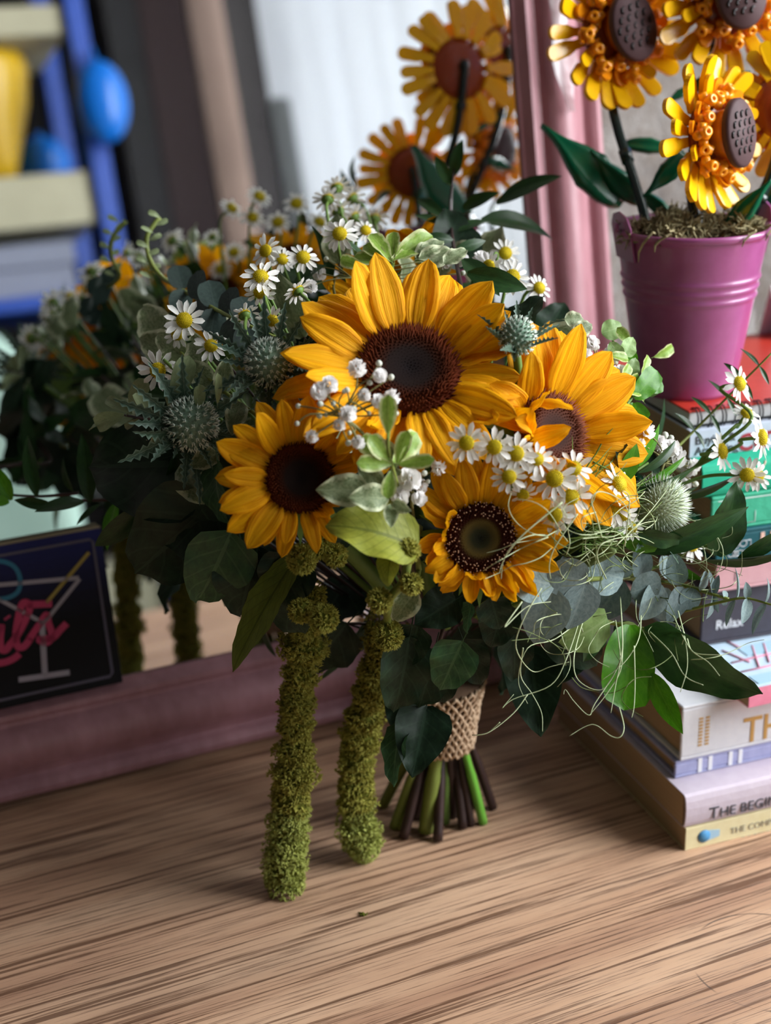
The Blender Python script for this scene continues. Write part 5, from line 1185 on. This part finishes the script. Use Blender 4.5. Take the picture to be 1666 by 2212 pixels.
# top and back
tp = []
for (bx_, by_, tx_, ty_) in ((845, 565, 800, 505), (848, 562, 935, 508), (850, 562, 905, 540), (843, 565, 785, 530), (840, 570, 760, 560), (852, 560, 850, 500), (900, 560, 960, 520), (905, 560, 985, 548), (790, 580, 735, 560), (960, 570, 1010, 540)):
    tp.append(('pitto' if bx_ < 880 else 'pittog', bx_, by_, .03, tx_, ty_, .04, rn.uniform(-25, 25), .9))
sprig('pittosporum_sprig', 'cream edged leaves sprouting over the largest sunflower', [(850, 640, .04), (848, 590, .035), (845, 540, .04), (845, 505, .045)], tp, .0012, 'stem_green')
rb = []
for (bx_, by_, tx_, ty_, d_, w_) in ((1075, 440, 1215, 380, .10, 1.1), (1040, 476, 1196, 520, .09, 1.3), (960, 470, 900, 430, .10, 1.2), (1000, 450, 1080, 415, .10, 1.2), (965, 490, 895, 465, .09, 1.2), (980, 520, 910, 510, .08, 1.2), (990, 500, 1060, 480, .09, 1.2), (1000, 560, 1080, 640, .06, 1.4), (1010, 590, 1140, 625, .05, 1.4), (985, 540, 1050, 520, .07, 1.2), (1060, 600, 1040, 660, .05, 1.4), (975, 400, 940, 335, .11, 1.3), (980, 380, 1000, 300, .11, 1.3)):
    rb.append(('ruscus', bx_, by_, d_, tx_, ty_, d_ - .005, rn.uniform(-20, 20), w_))
sprig('ruscus_sprig', 'dark ruscus sprig rising in front of the mirror frame', [(1000, 640, .05), (985, 560, .07), (975, 490, .09), (975, 420, .10), (985, 340, .11)], rb, .0014, 'stem_dark', dz=-.02)

# ---------------------------------------------------------------- filler leaves so the bunch is dense all round
fr = random.Random(31)
def filler(name, label, count, zone, kinds, seed, smin=.030, smax=.055, rfac=(.62, .92)):
    r_ = random.Random(seed); m = MB(); items = []
    for k in range(count):
        while True:
            v = Vector((r_.gauss(0, 1), r_.gauss(0, 1), r_.gauss(0, 1))).normalized()
            if zone(v): break
        q = r_.uniform(*rfac); b = DC + Vector((v.x * DR.x, v.y * DR.y, v.z * DR.z)) * q
        d = (v + Vector((r_.gauss(0, .6), r_.gauss(0, .6), r_.gauss(0, .6)))).normalized(); t = b + d * r_.uniform(smin, smax); kd = r_.choice(kinds)
        if (t - M0).dot(MN) > .035: items.append((b, t, v, kd))
    for (b, t, v, kd) in items:
        m.tube([loc(p) for p in catmull([NECK + (b - NECK) * .3, NECK + (b - NECK) * .7 + Vector((0, 0, .004)), b], 2)], .0008, 4)
    o = part(name, m.mesh(name), 'stem_dark', None, label)
    for (b, t, v, kd) in items: leaf(o, kd, b, t, r_.uniform(-40, 40), 1.0, face=(v + Vector((0, 0, .3))))
    return o
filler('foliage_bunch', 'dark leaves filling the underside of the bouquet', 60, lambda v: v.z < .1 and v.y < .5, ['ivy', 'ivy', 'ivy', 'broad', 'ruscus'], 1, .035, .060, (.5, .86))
filler('foliage_bunch', 'leaves filling the gaps between the flowers', 70, lambda v: v.z > -.1 and v.y < .2, ['ivy', 'ruscus', 'broad', 'pittog'], 2, .025, .04, (.5, .80))
filler('foliage_bunch', 'leaves on the side of the bouquet that faces the mirror', 46, lambda v: v.y > .1 and v.z > -.5 and v.x > -.5, ['ivy', 'broad', 'pittog', 'sagel', 'ruscus'], 3, .025, .045, (.5, .78))
filler('foliage_bunch', 'loose pale leaves at the shaded side next to the mirror', 12, lambda v: v.x < -.5 and v.y > -.1 and v.z > -.45, ['pittog', 'sagel', 'ruscus'], 4, .025, .045, (.75, .95))

# ---------------------------------------------------------------- amaranth
def florets(m, p, n, r_, size, cnt=4, spread=.75):
    for j in range(cnt):
        d = (n + Vector((r_.gauss(0, spread), r_.gauss(0, spread), r_.gauss(0, spread)))).normalized(); m.cone(p, d, size * .30, size * r_.uniform(.7, 1.25), 3)
def tassel(label, pts, width, seed, tipmat=True, nper=170):
    """pts: (px, py, world y); lumpy tail of tiny spiked florets"""
    r_ = random.Random(seed); P = catmull([aty(*p) for p in pts], 8); n = len(P); m = MB(); s = pxm(P[n // 2])
    seglen = [(P[min(i + 1, n - 1)] - P[i]).length for i in range(n)]; tot = sum(seglen)
    lump = [1 + .17 * math.sin(i * 1.25 + seed) + .17 * r_.gauss(0, .6) for i in range(n)]
    def rad_at(f):
        i = min(int(f * (n - 1)), n - 2); t = f * (n - 1) - i; w = width(f) * .5 * s
        return w * (lump[i] * (1 - t) + lump[i + 1] * t), P[i].lerp(P[i + 1], t), (P[i + 1] - P[i]).normalized()
    m.cur = 2; m.tube([loc(p) for p in P], [rad_at(min(i / (n - 1), .999))[0] * .66 for i in range(n)], 12); m.cur = 0
    cnt = int(tot / .001 * nper / 12)
    # clumps: little balls whose surfaces carry the florets
    for c in range(int(tot / .00062)):
        f = min(r_.random(), .9995); R, p, t = rad_at(f); u_ = t.orthogonal().normalized(); w_ = t.cross(u_); a = r_.random() * 2 * PI
        o_ = (u_ * math.cos(a) + w_ * math.sin(a)); br_ = R * r_.uniform(.26, .40); q = p + o_ * (R - br_ * r_.uniform(.75, 1.1))
        m.cur = 1 if f > .72 and tipmat else 0
        for j in range(26):
            v = Vector((r_.gauss(0, 1), r_.gauss(0, 1), r_.gauss(0, 1))).normalized()
            if v.dot(o_) < -.15: continue
            florets(m, loc(q + v * br_ * .85), v, r_, .0018, 3)
    for c in range(int(tot / .00005)):                     # florets set straight on the tail, closing the gaps
        f = min(r_.random(), .9995); R, p, t = rad_at(f); u_ = t.orthogonal().normalized(); w_ = t.cross(u_); a = r_.random() * 2 * PI; o_ = u_ * math.cos(a) + w_ * math.sin(a)
        m.cur = 1 if f > .72 and tipmat else 0; florets(m, loc(p + o_ * R * .68), o_, r_, .0026, 3)
    tip = P[-1]; R = rad_at(.995)[0]
    for j in range(260):
        v = Vector((r_.gauss(0, 1), r_.gauss(0, 1), r_.gauss(-.6, 1))).normalized(); m.cur = 1; florets(m, loc(tip + v * R * .8), v, r_, .0020, 3)
    o = part('amaranth_tassel', m.mesh('amaranth_tassel', False), ['amaranth', 'amaranth_tip', 'amaranth_core'], None, label, 'stuff'); return o
Y1 = ground(617, 1925).y
tassel('longer amaranth tassel hanging down to the table top', [(668, 1270, .735), (662, 1340, .725), (655, 1420, Y1 + .010), (640, 1520, Y1 + .008), (640, 1600, Y1 + .006), (634, 1680, Y1 + .004), (625, 1770, Y1 + .002), (618, 1850, Y1), (617, 1908, Y1)], lambda f: 92 - 10 * math.sin(f * 6) + (34 if .20 < f < .26 else 0) - (10 if f < .18 else 0), 3)
Y2 = ground(785, 1850).y
tassel('shorter amaranth tassel hanging beside the ivy', [(842, 1360, .745), (818, 1430, .742), (796, 1510, .742), (778, 1590, Y2 - .004), (770, 1670, Y2 - .003), (770, 1740, Y2 - .003), (778, 1800, Y2 - .003), (786, 1828, Y2 - .003)], lambda f: 84 + 14 * math.exp(-(f / .12) ** 2) - 6 * math.sin(f * 7), 8)
def am_ball(px, py, d, R, seed):
    r_ = random.Random(seed); p = dome(px, py, d); s = pxm(p); R *= s; m = MB(); m.cur = 1; m.ball((0, 0, 0), R * .75, None, 10, 7); m.cur = 0
    for j in range(int(230 * (R / .006) ** 2 * .6) + 60):
        v = Vector((r_.gauss(0, 1), r_.gauss(0, 1), r_.gauss(0, 1))).normalized(); florets(m, v * R * .75, v, r_, .0021, 3, .6)
    return m.mesh('floret_ball', False), p
m = MB(); hub = [dome(905, 1140, -.005), dome(885, 1200, -.03), dome(872, 1255, -.035), dome(840, 1300, -.035), dome(838, 1370, -.03)]
m.tube([loc(p) for p in catmull(hub, 5)], .0022, 7)
am = part('amaranth_stalk', m.mesh('amaranth_stalk'), 'stem_olive', None, 'olive amaranth stalk set with fuzzy green balls')
for k, (x_, y_, R_, d_) in enumerate(((880, 1190, 30, -.045), (889, 1262, 26, -.042), (820, 1297, 30, -.042), (700, 1336, 36, -.045), (652, 1208, 38, -.03), (690, 1180, 30, -.02), (725, 1200, 28, -.02), (650, 1320, 30, -.035), (838, 1372, 38, -.038))):
    me, p = am_ball(x_, y_, d_, R_, k); me.materials.append(MATS['amaranth']); me.materials.append(MATS['amaranth_core']); q = add('floret_ball', me, None, am, Matrix.Translation(loc(p))); q['kind'] = 'stuff'

# ---------------------------------------------------------------- curly pale strands
cr = random.Random(8)
def strand(pts, r=.00052, mat='curl_pale', n=6):
    P = catmull([dome(p[0], p[1], p[2] - .040 * max(0, min(1, (p[1] - 1290) / 110))) for p in pts], n); k = len(P)
    return MB().tube([loc(p) for p in P], [r * (1 - .55 * i / k) for i in range(k)], 5).mesh('curly_strand'), mat
D = -.058
STR = [[(1215, 1085, D), (1130, 1155, D), (1090, 1205, D), (1083, 1250, D)], [(1248, 1110, D), (1200, 1180, D), (1187, 1220, D), (1190, 1250, D)], [(1128, 1300, D), (1090, 1355, D), (1140, 1310, D), (1190, 1300, D)],
       [(1265, 1330, D), (1200, 1380, D), (1140, 1400, D), (1120, 1470, D), (1140, 1520, D)], [(1255, 1330, D), (1225, 1420, D), (1190, 1480, D), (1110, 1510, D), (1085, 1530, D), (1110, 1500, D)], [(1260, 1340, D), (1240, 1420, D), (1250, 1470, D), (1300, 1490, D), (1335, 1440, D), (1345, 1390, D)],
       [(1340, 1290, D), (1345, 1400, D), (1330, 1450, D), (1285, 1520, D), (1272, 1545, D), (1240, 1515, D), (1222, 1490, D), (1218, 1500, D)], [(1345, 1400, D), (1340, 1450, D), (1310, 1500, D), (1276, 1542, D)], [(1385, 1330, D), (1380, 1380, D), (1350, 1430, D), (1300, 1470, D)],
       [(1338, 1528, D), (1348, 1570, D), (1340, 1592, D), (1320, 1590, D), (1280, 1565, D), (1230, 1590, D)], [(1370, 1395, D), (1372, 1470, D), (1370, 1525, D), (1365, 1550, D)], [(1465, 1320, D), (1480, 1380, D), (1485, 1440, D), (1470, 1495, D)], [(1455, 1330, D), (1490, 1400, D), (1530, 1430, D), (1555, 1460, D)], [(1405, 1365, D), (1450, 1410, D), (1480, 1460, D), (1520, 1480, D)], [(1485, 1380, D), (1500, 1410, D), (1560, 1415, D)],
       [(1330, 1180, D), (1400, 1110, D), (1440, 1060, D)], [(1300, 1160, D), (1290, 1120, D), (1278, 1080, D), (1300, 1062, D), (1350, 1090, D), (1370, 1160, D)], [(1350, 1180, D), (1360, 1080, D), (1345, 1060, D)], [(1420, 1150, D), (1520, 1140, D), (1560, 1180, D), (1555, 1230, D), (1530, 1250, D)], [(1440, 1140, D), (1480, 1120, D), (1540, 1150, D), (1550, 1190, D), (1490, 1170, D)], [(1310, 1250, D), (1290, 1200, D), (1310, 1170, D), (1380, 1160, D), (1440, 1190, D)],
       [(1170, 1270, D), (1130, 1340, D), (1115, 1400, D), (1150, 1450, D), (1190, 1440, D), (1230, 1430, D)], [(1130, 1400, D), (1125, 1460, D), (1150, 1500, D), (1170, 1540, D), (1172, 1580, D)], [(1080, 1560, -.05), (1050, 1585, -.045), (1020, 1588, -.04)], [(1140, 1500, D), (1110, 1540, D), (1060, 1580, D), (1030, 1588, D)], [(1330, 1340, D), (1340, 1420, D), (1330, 1480, D), (1320, 1540, D)], [(1420, 1195, D), (1415, 1130, D), (1400, 1100, D)]]
for k in range(84):
    x_, y_ = cr.uniform(1180, 1530), cr.gauss(1180, 45) if k % 3 else cr.gauss(1330, 70); a_ = cr.uniform(0, 6.3); st = []; cv = cr.uniform(-.9, .9)
    for j in range(6):
        st.append((x_, y_, -.040 - cr.random() * .02)); x_ += 34 * math.cos(a_); y_ += 26 * math.sin(a_); a_ += cv + cr.gauss(0, .25)
    STR.append(st)
hubp = catmull([dome(1240, 1220, -.0), dome(1290, 1200, -.03), dome(1330, 1190, -.05)], 4)
tuft = part('air_plant', MB().tube([loc(p) for p in hubp], [.003, .0035, .004, .004, .004, .0035, .003, .002, .001], 7).mesh('air_plant_core'), 'curl_green', None, 'tuft of pale curly strands spilling over the eucalyptus')
for k, st in enumerate(STR):
    me, mt = strand(st, .00038 if k < 28 else .00029, 'curl_pale' if k < 28 or k % 2 else 'curl_green'); add('curly_strand', me, mt, tuft)

# ---------------------------------------------------------------- tied stems and burlap
T0, T1 = aty(950, 1470, .785), aty(962, 1612, .785)
ax = (T1 - T0); Lb = ax.length; ax.normalize(); ux = (RGT - ax * RGT.dot(ax)).normalized(); uy = ax.cross(ux)
def brad(t): return .0265 - .0105 * t ** .8
m = MB(); nu_, nv_ = 30, 60; m.cur = 1
m.tube([loc(T0 + ax * (Lb * k / 8)) for k in range(9)], [brad(k / 8) * .97 for k in range(9)], 28)
m.cur = 0
for k in range(nu_):                                     # woven yarns lying over and under
    ph = k * PI
    for sgn in (1, -1):
        P = []
        for j in range(13):
            t_ = j / 12; a_ = 2 * PI * k / nu_ + sgn * t_ * 1.15; r_ = brad(t_) + .0007 * math.cos(j * PI + ph) * sgn + .0006
            P.append(loc(T0 + ax * (Lb * t_) + (ux * math.cos(a_) + uy * math.sin(a_)) * r_))
        m.tube(P, .0010, 5)
part('burlap_wrap', m.mesh('burlap_wrap'), ['burlap', 'burlap_dark'], None, 'woven burlap band around the stems')
for k, (x_, y_, r_, mt) in enumerate(((828, 1742, .0042, 'stem_olive'), (852, 1790, .0040, 'stem_olive'), (868, 1795, .0033, 'stem_olive'), (872, 1812, .0036, 'stem_dark'), (920, 1800, .0055, 'stem_olive'), (946, 1818, .0036, 'stem_dark'), (962, 1780, .0032, 'stem_green'), (978, 1765, .0040, 'stem_dark'), (1000, 1790, .0034, 'stem_dark'), (1018, 1784, .0028, 'stem_dark'), (1044, 1780, .0034, 'stem_bright'), (1065, 1748, .0034, 'stem_dark'), (900, 1770, .0038, 'stem_dark'), (935, 1760, .0040, 'stem_olive'), (990, 1745, .0038, 'stem_olive'), (880, 1755, .0035, 'stem_dark'), (1030, 1740, .0035, 'stem_dark'))):
    g = ground(x_, y_); g.z = r_ * .25; t_ = (x_ - 945) / 120
    top = T1 + ux * (.011 * t_) + uy * (.008 * math.sin(k * 2.1)) - ax * .012
    mid = top.lerp(g, .5) + Vector((0, 0, .002))
    m = MB(); m.tube([loc(p) for p in catmull([top, mid, g], 5)], [r_ * .68] * 5 + [r_ * .85] * 6, 8)
    part('stem', m.mesh('stem'), mt)

# a crumb on the table
m = MB(); cr_ = random.Random(2)
for k in range(7): m.cone((cr_.gauss(0, .0008), cr_.gauss(0, .0008), .0002), (cr_.gauss(0, .8), cr_.gauss(0, .8), .6), .0007, .0022, 4)
m.ball((0, 0, .0007), (.0013, .001, .0009), None, 6, 5)
g = ground(784, 1976); g.z = 0
o = add('plant_crumb', m.mesh('plant_crumb'), 'amaranth_core', None, Matrix.Translation(g)); tag(o, 'tiny olive floret crumb fallen on the table', 'crumb')

# feathery green needles between the thistle and the books
nr = random.Random(19); m = MB()
for k in range(150):
    x0_, y0_ = 1265 + nr.gauss(0, 25), 1120 + nr.gauss(0, 45); a_ = nr.gauss(-.35, .55); L_ = nr.uniform(60, 150)
    P = [dome(x0_ + L_ * t_ * math.cos(a_), y0_ + L_ * t_ * math.sin(a_) + 10 * math.sin(t_ * 3) * nr.uniform(-1, 1), -.012 - .012 * t_ + nr.uniform(-.004, .004)) for t_ in (0, .35, .7, 1)]
    m.tube([loc(p) for p in P], [.00055, .0005, .0004, .0001], 4, False)
part('feathery_needles', m.mesh('feathery_needles'), 'stem_green', None, 'feathery thin green needles behind the curly strands', 'stuff')
